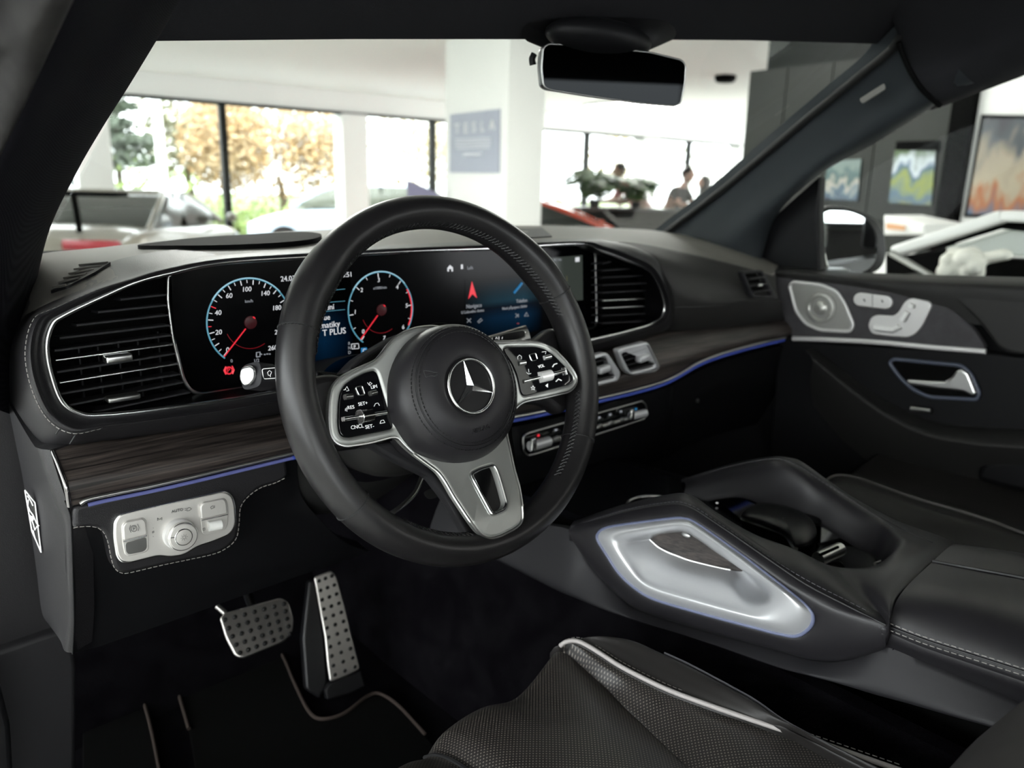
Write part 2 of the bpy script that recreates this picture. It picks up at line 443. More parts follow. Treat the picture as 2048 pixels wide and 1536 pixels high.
# stitches at the left end
seg = [LS[i] for i in (28, 27, 26, 25, 24, 23, 22, 21)]
P1 = spline([p + vnorm(p) * .0012 for p in seg], 12)
link('stitching', stitches(P1, .0035, .0016, .00042), M['thread'], dash, 'pale thread stitching', kind='stuff')
seg2 = [LS[i].lerp(LM[i], .17) for i in (28, 27, 26, 25, 24, 23, 22, 21)]
P2 = spline([p + vnorm(p) * .0018 for p in seg2], 12)
link('stitching', stitches(P2, .0035, .0016, .00042), M['thread'], dash, 'pale thread stitching', kind='stuff')
mid = [a.lerp(b, .5) + vnorm(a) * .0006 for a, b in zip(P1, P2)]
link('seam', tube(mid, .0006, seg=6), M['threadd'], dash)
for (a, b) in (((128,844),(112,868)), ((152,868),(140,888))):
    link('seam', tube(LY([a, b], .786), .0008, seg=6), M['threadd'], dash)

# top pad up to the windscreen
T0 = LY([(8,705,.95),(40,645,.93),(90,610,.87),(182,573,.83),(258,550,.82),(322,530,.82),(430,512,.82),(600,500,.82),(820,489,.82),(1000,481,.82),(1165,477,.82),(1215,482,.825),(1290,489,.85),(1390,510,.85),(1480,532,.81),(1546,550,.79)])
T1 = LY([(10,560,1.02),(60,520,1.03),(90,506,1.04),(200,495,1.08),(280,486,1.11),(330,481,1.13),(470,470,1.15),(630,460,1.17),(870,452,1.19),(1085,451,1.19),(1180,454,1.18),(1230,456,1.17),(1310,461,1.12),(1380,472,1.04),(1460,492,.95),(1560,527,.86)])
Tm = []
for i, (a, b) in enumerate(zip(T0, T1)):
    p = a.lerp(b, .42); p.z += .004; Tm.append(p)
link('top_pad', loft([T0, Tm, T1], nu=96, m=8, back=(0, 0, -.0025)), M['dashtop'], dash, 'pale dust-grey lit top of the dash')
# dark raised trough ahead of the driver
tr = LZ([(275,490,-.082),(330,482,-.080),(400,474.5,-.0785),(520,467,-.0745),(600,463,-.071),(640,467,-.069),(636,475,-.069),(600,481,-.0695),(540,486,-.071),(440,490,-.073),(350,491,-.0765)])
link('top_tray', thicken(mesh(spline(tr, 4, True), [tuple(range(44))], 60), (0, 0, -.006)), M['black'], dash, 'black recess behind the instruments')
sp_ = LZ([(1030,458),(1085,455),(1105,472),(1040,476)], -.0735)
link('centre_speaker', plate(fillet(sp_, .01), .004, .001, nrm=Vector((0, 0, 1))), M['plastic'], dash)
# demister grille at the left corner
g0 = LY([(95,586),(163,531),(222,531),(150,575)], .90)
dv = [Vector(q) + O for q in ((.186,.885,-.1145),(.233,.943,-.0945),(.252,.905,-.0895),(.226,.873,-.0965),(.199,.868,-.108))]
g = link('demister_grille', thicken(mesh(fillet(dv, .004), [tuple(range(30))], 60), (0, 0, -.01)), M['plastic'], dash)
for k in range(6):
    t = (k + .6) / 6.2
    a = dv[0].lerp(dv[1], t); b = dv[4].lerp(dv[2], t) if t > .2 else dv[0].lerp(dv[4], .9)
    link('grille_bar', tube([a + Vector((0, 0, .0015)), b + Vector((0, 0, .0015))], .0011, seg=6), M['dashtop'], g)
# passenger pad
Q = [LY([(1200,482,.825),(1290,489,.85),(1390,510,.85),(1480,532,.81),(1552,552,.79)]),
     LY([(1285,505,.81),(1325,520,.80),(1405,548,.79),(1480,562,.78),(1552,572,.775)]),
     LY([(1330,560,.785),(1350,570,.775),(1420,588,.77),(1490,592,.765),(1556,594,.76)]),
     LY([(1344,615,.785),(1360,614,.775),(1425,612,.765),(1490,606,.762),(1560,602,.76)]),
     LY([(1338,650,.80),(1360,655,.79),(1430,655,.785),(1490,648,.782),(1568,636,.775)]),
     LY([(1320,668,.82),(1360,670,.82),(1430,668,.82),(1490,660,.82),(1572,646,.81)])]
link('passenger_pad', loft(Q, nu=60, m=6, back=(0, .03, 0)), M['softpad'], dash, 'charcoal pad ahead of the passenger seat')
link('seam', tube(spline([p + Vector((0, -.0014, 0)) for p in Q[3]], 8), .0007, seg=6), M['threadd'], dash)

# wood trim band
top = LY([(106,903,.80),(141,895,.80),(205,884,.80),(352,866,.80),(548,833,.80),(700,805,.80),(900,768,.80),(1062,740,.80),(1178,714,.80),(1325,668,.80),(1440,656,.79),(1570,638,.785)])
bot = LY([(139,1013,.772),(160,1008,.772),(220,995,.772),(350,967,.772),(585,914,.772),(740,880,.772),(900,856,.772),(1040,838,.772),(1188,806,.772),(1325,768,.772),(1405,727,.772),(1572,679,.772)])
mdl = []
for a, b in zip(top, bot): p = a.lerp(b, .55); p.y -= .014; mdl.append(p)
md2 = []
for a, b in zip(top, bot): p = a.lerp(b, .2); p.y -= .008; md2.append(p)
link('wood_trim', loft([top, md2, mdl, bot], nu=110, m=6, back=(0, .015, 0)), M['wood'], dash, 'open-pore dark wood band')
link('trim_end_cap', tube(spline([top[0], md2[0], mdl[0], bot[0]], 6), .0022, seg=8), M['darkchrome'], dash)
# metal line + light strip below it
cl = LY([(160,1008,.766),(176,999,.766),(220,989,.766),(350,962,.766),(585,907,.766),(740,873,.766),(900,850,.766),(1040,832,.766),(1188,799,.766),(1325,764,.766),(1405,722,.766),(1480,697,.766),(1570,675,.768)])
link('metal_line', tube(spline(cl, 8), .0021, seg=8), M['silver'], dash, 'satin metal line under the wood')
al = [p + Vector((.006 if i == 0 else 0, .001, -.0058)) for i, p in enumerate(cl)]
link('light_strip', tube(spline(al[1:5], 8), .0020, seg=8), M['ambientc'], dash, 'pale blue ambient light strip')
link('light_strip', tube(spline(al[4:], 8), .0024, seg=8), M['ambient'], dash, 'deep blue ambient light strip')

# left knee panel: recessed lower body, corner and end cap facing the open door
K = [LY([(143,1013,.782),(200,1002,.782),(350,968,.782),(500,934,.782),(600,912,.79)]),
     LY([(146,1060,.780),(200,1058,.786),(350,1050,.79),(500,1000,.79),(600,985,.80)]),
     LY([(148,1150,.784),(200,1150,.80),(350,1130,.803),(500,1075,.80),(640,1040,.80)]),
     LY([(150,1240,.792),(200,1228,.81),(350,1190,.812),(520,1140,.812),(690,1085,.815)]),
     LY([(147,1306,.805),(200,1292,.82),(350,1240,.825),(540,1172,.83),(738,1103,.84)])]
link('knee_panel', loft(K, nu=50, m=6, back=(0, .03, .004)), M['plastic_s'], dash, 'black lower panel under the wood band')
E0 = LY([(100,900,.80),(112,940,.79),(132,1000,.775),(143,1030,.776),(146,1080,.778),(148,1150,.784),(150,1240,.792),(147,1306,.805)])
E1 = LY([(62,882,.86),(78,930,.85),(100,1000,.84),(122,1040,.82),(128,1080,.815),(132,1150,.815),(134,1240,.82),(120,1280,.83)])
E2 = LY([(14,800,.96),(32,890,.95),(46,960,.95),(58,1040,.94),(66,1090,.93),(74,1150,.93),(84,1225,.92),(100,1252,.92)])
link('end_cap', loft([E0, [a.lerp(b, .4) + Vector((-.004, -.004, 0)) for a, b in zip(E0, E1)], E1, E2], nu=60, m=5, back=(.02, .01, 0)), M['leather'], dash, 'grained black end cap facing the doorway')
link('seam', tube(spline([p + Vector((-.001, -.001, 0)) for p in E0[2:]], 8), .0009, seg=6), M['plastic'], dash)
kp = [(147,1014),(350,968),(572,917),(577,952),(560,965),(520,975),(497,995),(484,1015),(480,1050),(474,1078),(452,1098),(420,1111),(330,1130),(262,1146),(242,1147),(228,1137),(221,1115),(216,1085),(208,1066),(196,1057),(180,1054),(147,1061)]
kq = [PY(x, y, .770) for x, y in kp]
link('knee_pad', plate(fillet(kq, .006), .02, .004), M['leather'], dash, 'raised stitched leather pad round the light switches')
sl = [PY(x, y, .7685) for x, y in [(147,1056),(155,1054),(180,1053),(196,1056),(208,1066),(216,1085),(222,1115),(229,1136),(243,1146),(262,1145),(330,1129),(420,1110),(452,1097),(472,1078),(478,1050),(481,1015),(495,995),(520,976),(550,966),(572,955)]]
link('stitching', stitches(spline(sl, 6), .0038, .0016, .00042), M['thread'], dash, 'pale thread stitching', kind='stuff')
# airbag sticker on the end cap
sa, sb, sc_, sd = PY(50,980,.93), PY(69,1006,.92), PY(82,1105,.915), PY(60,1050,.93)
def capP(x, y):
    t = (x - 50) / 32; return PY(x, y, .925 - .02 * t)
st = [capP(*p) for p in ((50,981),(70,1006),(82,1104),(64,1062))]
cen = sum(st, Vector()) / 4
me = plate(st, .0012, .0002)
me.transform(Matrix.Translation(vnorm(cen) * .012))
stk = link('warning_sticker', me, M['gloss'], dash, 'small black sticker with a white airbag figure')
dl = vnorm(cen) * .0135
fig = [tube([capP(*p) + dl for p in q], .0006, seg=6) for q in
       ([(50,981),(70,1006),(82,1104),(64,1062),(50,981)], [(55,992),(62,1003),(66,1012)], [(57,1000),(56,1012),(60,1022),(66,1030)],
        [(66,1030),(73,1046),(78,1052)], [(60,1030),(66,1046),(70,1060),(74,1052)], [(66,1060),(70,1075)])]
fig.append(ellipsoid(capP(64, 1037) + dl, (.002, .002, .003), sub=2))
link('print', joinm(fig), M['whiteprint'], stk)

# unseen inner body so that nothing is hollow
link('inner_body', box((.86, 1.0, H - .215), (1.34, .18, .17), bevel=.02), M['black'], dash)
# centre part under the wood: black lower console front
lc = [LY([(1000,860,.78),(1100,838,.78),(1190,815,.78),(1330,776,.78),(1345,772,.785)]),
      LY([(1005,930,.79),(1100,912,.79),(1190,890,.79),(1310,850,.79),(1345,840,.80)]),
      LY([(1020,990,.84),(1100,975,.86),(1190,955,.86),(1290,930,.86),(1330,915,.86)])]
link('centre_panel', loft(lc, nu=40, m=6, back=(0, .03, 0)), M['plastic_s'], dash)
gv = [LY([(1335,775,.785),(1410,736,.785),(1480,712,.785),(1575,690,.785)]),
      LY([(1335,840,.80),(1410,800,.80),(1480,775,.80),(1570,750,.80)]),
      LY([(1330,920,.86),(1400,880,.86),(1470,860,.86),(1560,835,.86)])]
link('glovebox_lid', loft(gv, nu=30, m=6, back=(0, .03, 0)), M['plastic'], dash, 'black glovebox lid')
link('glovebox_lock', lathe([(.004, 0), (.004, .003), (.001, .004)], PY(1394, 801, .790), (0, -1, 0), 16), M['silver'], dash)

# ------------------------------------------------------------------ widescreen display
SN = Vector((0, -1, .06)).normalized(); SP = PY(600, 650, .845)
def scr(x, y, lift=0.0): return PN(x, y, SP + SN * lift, SN)
screen = thing('display_screen', 'wide black glass instrument and navigation screen behind the steering wheel', 'screen', SP)
so = [(337,550),(352,538),(381,530),(600,515),(820,503),(1061,494),(1160,488),(1181,491),(1191,508),(1194,640),(1190,655),(1150,664),(1061,684),(900,712),(700,745),(483,777),(400,789),(380,781),(366,758),(346,676),(336,600)]
sop = fillet([scr(*p) for p in so], .008)
link('glass_panel', plate(sop, .014, .002, nrm=SN), M['screenglass'], screen, 'glossy black glass')
link('rim', tube(sop, .0022, True, 8), M['silver'], screen, 'satin metal rim')
def glow(name, stops, axis='X'):
    m = bpy.data.materials.new(name); N, L, B = nt(m); B.inputs['Base Color'].default_value = (0, 0, 0, 1); B.inputs['Roughness'].default_value = .16; B.inputs['Specular IOR Level'].default_value = .12
    tcn = N.new('ShaderNodeTexCoord'); s = N.new('ShaderNodeSeparateXYZ'); L.new(tcn.outputs['Generated'], s.inputs[0])
    r1 = N.new('ShaderNodeValToRGB'); r2 = N.new('ShaderNodeValToRGB')
    L.new(s.outputs['X'], r1.inputs[0]); L.new(s.outputs['Z'], r2.inputs[0])
    for r, st_ in ((r1, stops[0]), (r2, stops[1])):
        e = r.color_ramp.elements
        while len(e) < len(st_): e.new(.5)
        for q, (p, c) in zip(e, st_): q.position = p; q.color = (*c, 1)
    mx = N.new('ShaderNodeMix'); mx.data_type = 'RGBA'; mx.blend_type = 'MULTIPLY'; mx.inputs[0].default_value = 1
    L.new(r1.outputs[0], mx.inputs[6]); L.new(r2.outputs[0], mx.inputs[7]); L.new(mx.outputs[2], B.inputs['Emission Color'])
    B.inputs['Emission Strength'].default_value = .5; return m
Mg1 = glow('blue screen glow left', ([(0, (.0, .0, .0)), (.5, (1, 1, 1)), (1, (0, 0, 0))], [(0, (.0, .001, .002)), (.35, (.002, .018, .048)), (.55, (.0015, .012, .03)), (.75, (.0, .0, .0))]))
Mg2 = glow('blue screen glow right', ([(0, (.0, .0, .0)), (.35, (.7, .7, .7)), (.75, (1, 1, 1)), (1, (0, 0, 0))], [(0, (.0, .001, .002)), (.35, (.002, .022, .055)), (.52, (.001, .006, .015)), (.62, (.010, .045, .07)), (1, (.0, .0, .0))]))
pn = [scr(*p, .0004) for p in ((590,560),(700,552),(712,740),(590,756))]
link('blue_glow', plate(pn, .0003, 0, nrm=SN), Mg1, screen, 'deep blue lit menu area')
pn = [scr(*p, .0004) for p in ((930,560),(1085,548),(1085,660),(930,688))]
link('blue_glow', plate(pn, .0003, 0, nrm=SN), Mg2, screen, 'deep blue lit menu area')
pn = [scr(*p, .0005) for p in ((1098,516),(1165,510),(1166,600),(1110,604))]
link('map_tile', plate(pn, .0003, 0, nrm=SN), emi('grey green tile', (.035, .042, .036), 1), screen, 'grey-green map tile')

def screen_pt(c, r, ang, e=(1, 1), lift=.0008):
    """point on a dial of centre c (pixels) and radius r (metres)"""
    o = scr(*c, lift); u = Vector((1, 0, 0)); v = SN.cross(u).normalized()
    if v.z < 0: v = -v
    return o + u * (math.cos(ang) * r) + v * (math.sin(ang) * r)
def dial(c, r, numbers, ticks, red, label, unit, needle_ang, a0, a1):
    g = thing('speed_gauge' if 'km' in unit else 'rev_counter', None, None)
    g.parent = screen; g['label'] = label
    cc = scr(*c); g.location = cc - screen.location
    n = 72
    arc = [screen_pt(c, r, math.radians(a1) + (math.radians(a0 - a1)) * i / n) for i in range(n + 1)]
    link('dial_ring', tube(arc, .00085, seg=6), M['e_cyan'], g, 'cyan lit dial ring')
    top_ = [screen_pt(c, r + .0003, math.radians(40 + 105 * i / 40)) for i in range(41)]
    link('dial_ring', tube(top_, .0009, seg=6), M['e_cyanb'], g, 'brighter upper arc')
    mes = []; mr = []
    for i, (an, big) in enumerate(ticks):
        q = math.radians(an); l = .0055 if big else .0035
        s = tube([screen_pt(c, r - .0015, q), screen_pt(c, r - .0015 - l, q)], .00055 if big else .0004, seg=5)
        (mr if an in red else mes).append(s)
    link('tick_marks', joinm(mes), M['e_white'], g)
    if mr: link('tick_marks', joinm(mr), M['e_red'], g, 'red tick marks')
    mes = []
    for s, (x, y) in numbers:
        a = scr(x, y, .0008); link('numeral', text_mesh(s, a, a + Vector((1, 0, 0)), .0056, SN, center=True, shear=.12), M['e_white'], g)
    a = scr(c[0] - 3, c[1] - (40 if 'km' in unit else 42), .0008); link('unit_lettering', text_mesh(unit, a, a + Vector((1, 0, 0)), .0035, SN, center=True), M['e_grey'], g)
    nd = math.radians(needle_ang)
    link('needle', tube([screen_pt(c, .009, nd, lift=.0014), screen_pt(c, r - .001, nd, lift=.0014)], .0008, seg=6), M['e_red'], g, 'red needle')
    link('needle_hub', lathe([(.0075, 0), (.0072, .0012), (.002, .0016)], scr(*c), SN, 24), emi('dark red hub', (.03, .002, .004), 1), g)
    link('hub_glint', tube([screen_pt(c, .007, math.radians(35 + k * 8), lift=.002) for k in range(4)], .0008, seg=5), M['e_red'], g)
    sw = [screen_pt(c, .030, math.radians(200 + 100 * i / 24)) for i in range(25)]
    link('inner_arc', tube(sw, .0003, seg=4), M['e_dred'], g)
    return g
c1 = (501, 645)
tk = [(225 - 9 * i * 270 / 270 * 1.0, i % 2 == 0) for i in range(25)]
dial(c1, .0500, [('0', (455, 704)), ('20', (437, 669)), ('40', (436, 630)), ('60', (458, 596)), ('100', (493, 583)), ('140', (530, 591)), ('180', (553, 620)), ('220', (558, 668)), ('260', (545, 700))],
     tk, [tk[5][0], tk[8][0]], 'round speedometer with the needle at zero', 'km/h', 226, 228, -20)
c2 = (763, 620)
tk2 = [(228 - 22.5 * i, i % 2 == 0) for i in range(12)]
dial(c2, .0490, [('0', (726, 667)), ('1', (710, 628)), ('2', (723, 584)), ('3', (757, 564)), ('4', (794, 578)), ('5', (813, 615)), ('6', (806, 658)), ('7', (768, 680))],
     tk2, [], 'round rev counter with the needle at zero', 'x1000/min', 226, 232, -45)
ra = [screen_pt(c2, .0475, math.radians(30 - 60 * i / 30), lift=.001) for i in range(31)]
link('red_zone', tube(ra, .0009, seg=5), M['e_red'], screen, 'red band of the rev counter')
def stext(s, x, y, h, mat='e_white', center=False, lift=.0008, par=screen, name='screen_text', label=None):
    a = scr(x, y, lift); return link(name, text_mesh(s, a, a + Vector((1, 0, 0)), h, SN, center=center), M[mat], par, label)
stext('24.03', 561, 563, .0062, label='small lit date'); stext('13:51', 678, 555, .0062, label='small lit clock')
stext('jízdní', 640, 621, .0068); stext('trasa/vue', 628, 642, .0068) if False else stext('vue', 641, 641, .0068)
stext('matiky', 640, 657, .0075); stext('T PLUS', 645, 672, .0078)
stext('Navigace', 932, 617, .0058, 'e_grey'); stext('U Lidového domu', 922, 628, .0042, 'e_grey')
stext('Telefon', 1032, 606, .0055, 'e_grey'); stext('Není připojeno žádné', 1004, 620, .0042, 'e_grey')
stext('LaSt', 934, 539, .0045, 'e_grey'); stext('1/2', 507, 725, .0040, 'e_grey'); stext('0', 461, 725, .0038, 'e_grey')
for s, y in (('R', 690), ('N', 699), ('D', 708)): stext(s, 696, y, .0040, 'e_grey')
def stroke(name, pls, r, mat, par, lab=None, close=False, f=scr, lift=.0009):
    return link(name, joinm([tube([f(x, y, lift) for x, y in q], r, seg=5) for q in pls]), mat, par, lab)
bx_ = fillet([scr(x, y, .0008) for x, y in ((703,688),(717,687),(718,697),(704,698))], .001)
link('gear_box', tube(bx_, .0004, True, 5), M['e_white'], screen); stext('P', 707, 697, .0045)
link('mode_tile', plate(fillet([scr(x, y, .0008) for x, y in ((722,696),(734,695),(735,707),(723,708))], .001), .0004, 0, nrm=SN), M['e_blue'], screen, 'blue drive mode tile')
stext('C', 725, 706, .0055, 'e_white', lift=.0014)
stroke('menu_line', [[(640, 583), (690, 578)], [(640, 606), (690, 602)], [(640, 624), (690, 619)]], .0003, M['e_cyan'], screen)
link('home_icon', plate([scr(x, y, .001) for x, y in ((895,543),(895,536),(900,530),(906,535),(906,543),(903,543),(903,538),(898,538),(898,543))], .0004, 0, nrm=SN), M['e_white'], screen, 'white house icon')
link('phone_icon', plate([scr(x, y, .001) for x, y in ((922,538),(922,529),(926,529),(926,538))], .0004, 0, nrm=SN), M['e_white'], screen)
link('navigation_arrow', plate([scr(x, y, .001) for x, y in ((944,563),(954,596),(945,588),(937,598))], .0006, 0, nrm=SN), M['e_red'], screen, 'red navigation arrow')
stroke('route_icons', [[(934, 637), (942, 645)], [(942, 637), (934, 645)], [(955, 644), (962, 637), (965, 640), (957, 646)]], .0005, M['e_grey'], screen)
stroke('phone_icons', [[(1031, 635), (1037, 628), (1037, 634), (1031, 627)], [(1049, 632), (1053, 625), (1057, 632), (1049, 632)]], .0005, M['e_grey'], screen)
stroke('phone_handset', [[(1028, 586), (1038, 574), (1044, 566)]], .0018, M['e_blue'], screen, 'blue handset symbol')
stroke('page_dots', [[(1034, 647), (1038, 647)]], .0006, M['e_dred'], screen)
stroke('map_marks', [[(1127, 572), (1126, 598)]], .0008, M['e_grey'], screen)
stroke('map_marks', [[(1118, 555), (1118, 566)], [(1134, 552), (1134, 562)]], .0004, emi('dim yellow', (.10, .09, .02), 1), screen)
link('map_button', plate([scr(x, y, .001) for x, y in ((1151,515),(1159,514),(1159,523),(1151,524))], .0004, 0, nrm=SN), M['e_white'], screen)
stext('N / 1 km', 1107, 522, .0035, 'e_grey')
# fuel pump
stroke('fuel_icon', [[(513, 714), (513, 705), (520, 704), (520, 713), (513, 714)], [(520, 707), (524, 709)], [(528, 709), (531, 709)], [(533, 708), (536, 708)], [(538, 708), (541, 708)]], .0007, M['e_grey'], screen)
# parking brake telltale
stext('P', 454, 745, .0052, 'e_red')
pc = (458, 741)
stroke('brake_telltale', [[(458 + 7 * math.cos(q / 10 * 6.283), 741 + 7 * math.sin(q / 10 * 6.283)) for q in range(11)],
                          [(452, 733), (448, 741), (452, 749)], [(464, 732), (468, 740), (465, 748)]], .0008, M['e_red'], screen, 'red parking brake symbol')

# ------------------------------------------------------------------ side air vents in the pod
def side_vent(label, outline, slats, chromes, tabs, fins, group, Yf=.815, Yb=.865, backpt=None, dark=None):
    v = thing('air_vent', label, 'air vent', PY(*outline[0], Yf), group)
    op = [PY(x, y, Yb) for x, y in outline]
    link('vent_back', plate(op, .01, 0), M['black'], v)
    fr = loft([[PY(x, y, .801) for x, y in outline], [PY(x, y, .815) for x, y in dark] if dark else [PY(x, y, .83) for x, y in outline], op], nu=len(outline) * 4, closed=True, m=3)
    link('vent_frame', fr, M['plastic'], v)
    for i, (a, b) in enumerate(slats):
        A_, B_ = PY(*a, Yf), PY(*b, Yf)
        m_ = .5
        me = loft([[A_ + Vector((0, -.001, 0)), A_.lerp(B_, .5) + Vector((0, -.001, 0)), B_ + Vector((0, -.001, 0))],
                   [A_ + Vector((0, .022, -.002)), A_.lerp(B_, .5) + Vector((0, .022, -.002)), B_ + Vector((0, .022, -.002))]], nu=8, m=3, back=(0, 0, -.0022))
        s = link('slat', me, M['greyplastic'], v)
        if i in chromes: link('chrome_edge', tube([A_ + Vector((0, -.0016, -.001)), B_ + Vector((0, -.0016, -.001))], .0013, seg=8), M['chrome'], v, 'chrome edged slat')
        else: link('slat_edge', tube([A_ + Vector((0, -.0014, -.001)), B_ + Vector((0, -.0014, -.001))], .0009, seg=6), M['greyplastic'], v)
    for (x, y0, y1) in fins:
        p = PY(x, (y0 + y1) / 2, Yf + .03); h = (PY(x, y0, Yf + .03) - PY(x, y1, Yf + .03)).length
        link('fin', box(p, (.002, .02, h), bevel=.0005), M['plastic'], v)
    for (x0, y0, x1, y1, h, m) in tabs:
        a, b = PY(x0, y0, Yf - .008), PY(x1, y1, Yf - .008)
        c = (a + b) / 2; d = b - a
        rot = d.to_track_quat('X', 'Z').to_matrix()
        link('vent_tab', box(c, (d.length, .014, h), rot, bevel=.0022, seg=3), M[m], v)
    return v
lv = [(337,548),(345,620),(352,690),(362,750),(385,800),(352,811),(264,822),(205,827),(164,826),(126,803),(103,749),(95,693),(106,651),(128,631),(205,594),(270,566)]
side_vent('large left air vent with black louvres and two chrome slats beside the instrument dials', lv,
          [((240,597),(331,587)),((195,622),(333,608)),((152,648),(335,628)),((118,674),(340,648)),((108,699),(343,668)),((110,718),(346,686)),((113,742),(350,705)),((118,763),(354,725)),((121,785),(359,746)),((134,809),(366,762)),((182,823),(381,782))],
          (5, 7), [(208,719,262,712,.0075,'silver'), (212,800,278,789,.006,'silverdark')],
          [(158,690,800),(196,690,800),(236,680,790),(275,680,790),(315,660,780)], 'air vents set in the dashboard', dark=None)
rv = [(1199,511),(1240,524),(1288,548),(1312,585),(1316,622),(1298,642),(1240,658),(1201,668),(1200,600)]
side_vent('large right air vent with black louvres beside the navigation screen', rv,
          [((1203,y + 4),(xx,y)) for y, xx in ((522,1222),(536,1262),(550,1284),(565,1292),(580,1290),(596,1288),(611,1288),(626,1290),(641,1290))],
          (5, 6), [], [], 'air vents set in the dashboard')
# far-end vent at the passenger side
fv = thing('air_vent', 'small trapezoid air vent at the far end beside the passenger door', 'air vent', PY(1520, 570, .77), 'air vents set in the dashboard')
fo = fillet(LY([(1484,543),(1527,540),(1553,590),(1549,599),(1504,596)], .757), .007)
fi = fillet(LY([(1491,548),(1523,546),(1543,590),(1509,590)], .757), .005)
link('vent_frame', plate(fo, .012, .003, holes=[fi]), M['greyplastic'], fv)
link('vent_back', plate(fi, .002), M['black'], fv).location.y += .012
for k in range(3):
    a, b = PY(1493 + 4 * k, 557 + 13 * k, .76), PY(1524 + 6 * k, 555 + 13 * k, .76)
    link('slat', box((a + b) / 2, ((b - a).length, .012, .003), bevel=.001), M['greyplastic'], fv)
link('vent_tab', box(PY(1520, 570, .755), (.012, .006, .005), bevel=.0015), M['silver'], fv)

# twin centre vents with silver frames
def centre_vent(label, out, inn, tab, Yv=.750):
    v = thing('air_vent', label, 'air vent', PY(*out[0], Yv), 'air vents set in the dashboard')
    o = fillet(LY(out, Yv), .009); i = fillet(LY(inn, Yv), .006)
    link('vent_frame', plate(o, .014, .003, holes=[i]), M['alu'], v, 'satin silver frame')
    b = [p + Vector((0, .011, 0)) for p in i]
    link('vent_back', plate(b, .002), M['black'], v)
    I = LY(inn, Yv)
    for k in range(4):
        t = (k + .5) / 4; a = I[0].lerp(I[3], t); c = I[1].lerp(I[2], t)
        link('slat', box((a + c) / 2 + Vector((0, .004, 0)), ((c - a).length, .008, .0022), (c - a).to_track_quat('X', 'Z').to_matrix(), bevel=.0008), M['greyplastic'], v)
    p = PY(*tab, Yv - .004)
    link('vent_tab', box(p, (.024, .014, .011), Vector((1, 0, .10)).to_track_quat('X', 'Z').to_matrix(), bevel=.003, seg=3), M['alu'], v, 'silver adjusting tab')
    return v
centre_vent('silver framed centre vent, right one of the pair in the wood band', [(1236,699),(1297,683),(1322,735),(1313,744),(1266,751),(1252,742)], [(1243,708),(1291,691),(1311,733),(1262,745)], (1285,716))
centre_vent('silver framed centre vent, partly behind the steering wheel rim', [(1150,722),(1215,704),(1243,745),(1238,762),(1165,780),(1150,770)], [(1153,730),(1211,713),(1232,756),(1160,772)], (1206,738))

# ------------------------------------------------------------------ light switch panel
LP = PY(350, 1060, .762); LN = Vector((-.02, -1, .10)).normalized()
def lsp(x, y, lift=0.0): return PN(x, y, LP + LN * lift, LN)
ls = thing('light_switch_panel', 'silver headlight and parking brake switch panel on the knee pad', 'switch panel', LP)
lo = [(230,1045),(239,1031),(272,1022),(448,984),(463,992),(469,1010),(471,1050),(460,1068),(424,1083),(394,1092),(369,1109),(339,1113),(318,1110),(257,1125),(242,1121),(235,1110),(229,1074)]
outl = fillet([lsp(*p) for p in lo], .006)
link('panel_surround', plate(fillet([lsp(x + (x - 350) * .022, y + (y - 1055) * .045, -.0006) for x, y in lo], .007), .006, .0012, nrm=LN), M['chrome'], ls, 'thin polished surround')
link('panel_face', plate(outl, .006, .0014, nrm=LN), M['matsilver'], ls, 'satin silver face')
# park brake switch
pb = [lsp(*p, .001) for p in ((243,1052),(250,1042),(286,1035),(293,1040),(297,1072),(298,1098),(291,1105),(256,1113),(249,1108),(245,1086))]
lk = link('brake_switch', plate(fillet(pb, .003), .004, .0008, nrm=LN), M['matsilver'], ls)
s1 = [lsp(*p, .0042) for p in ((246,1054),(252,1045),(286,1038),(291,1043),(294,1070),(248,1082))]
link('switch_flap', plate(fillet(s1, .002), .004, .001, nrm=LN), M['matsilver'], lk)
link('flap_edge', tube([lsp(246, 1083, .005), lsp(294, 1071, .005)], .0009, seg=6), M['chrome'], lk)
s2 = [lsp(*p, .0014) for p in ((250,1086),(293,1074),(294,1096),(288,1103),(258,1109),(252,1104))]
link('finger_scoop', plate(fillet(s2, .003), .001, .0003, nrm=LN), M['silverdark'], lk)
def lst(name, pls, r=.00028, mat='greyprint', par=ls, lift=.0062): return stroke(name, pls, r, M[mat], par, None, f=lsp, lift=lift)
lst('brake_symbol', [[(268 + 6 * math.cos(q * .6283), 1057 + 6.4 * math.sin(q * .6283)) for q in range(11)], [(261,1050),(259,1058),(262,1065)], [(275,1048),(278,1055),(276,1062)], [(267,1061),(266,1053),(270,1053),(270,1057),(266,1058)]], par=ls, lift=.0047)
# rotary knob
kc = lsp(357, 1067); kn = link('knob_collar', lathe([(.0158, -.001), (.0158, .004), (.0150, .0052), (.004, .0053)], kc, LN, 48), M['seatsilver'], ls, 'pale collar of the rotary knob')  # collar in a paler silver than the knob
k2 = lsp(362, 1069)
link('rotary_knob', lathe([(.0138, .004), (.0140, .011), (.0130, .0125), (.0085, .0128), (.0083, .0118), (.0078, .0118), (.0077, .0133), (.004, .0138)], lsp(359, 1068), LN, 48), M['matsilver'], ls, 'round silver headlight knob')
rr = [lsp(362, 1069, .013) for _ in range(1)][0]
def ringpts(c, n, r, k=40):
    u = n.orthogonal().normalized(); v = n.cross(u); return [c + (u * math.cos(6.2832 * i / k) + v * math.sin(6.2832 * i / k)) * r for i in range(k)]
kcen = lsp(359, 1068) + LN * .0128
link('knob_ring', tube(ringpts(kcen, LN, .0083), .0006, True, 6), M['chrome'], ls)
link('knob_ring', tube(ringpts(kcen - LN * .002, LN, .0139), .0007, True, 6), M['chrome'], ls)
pz = kcen + LN * .0012
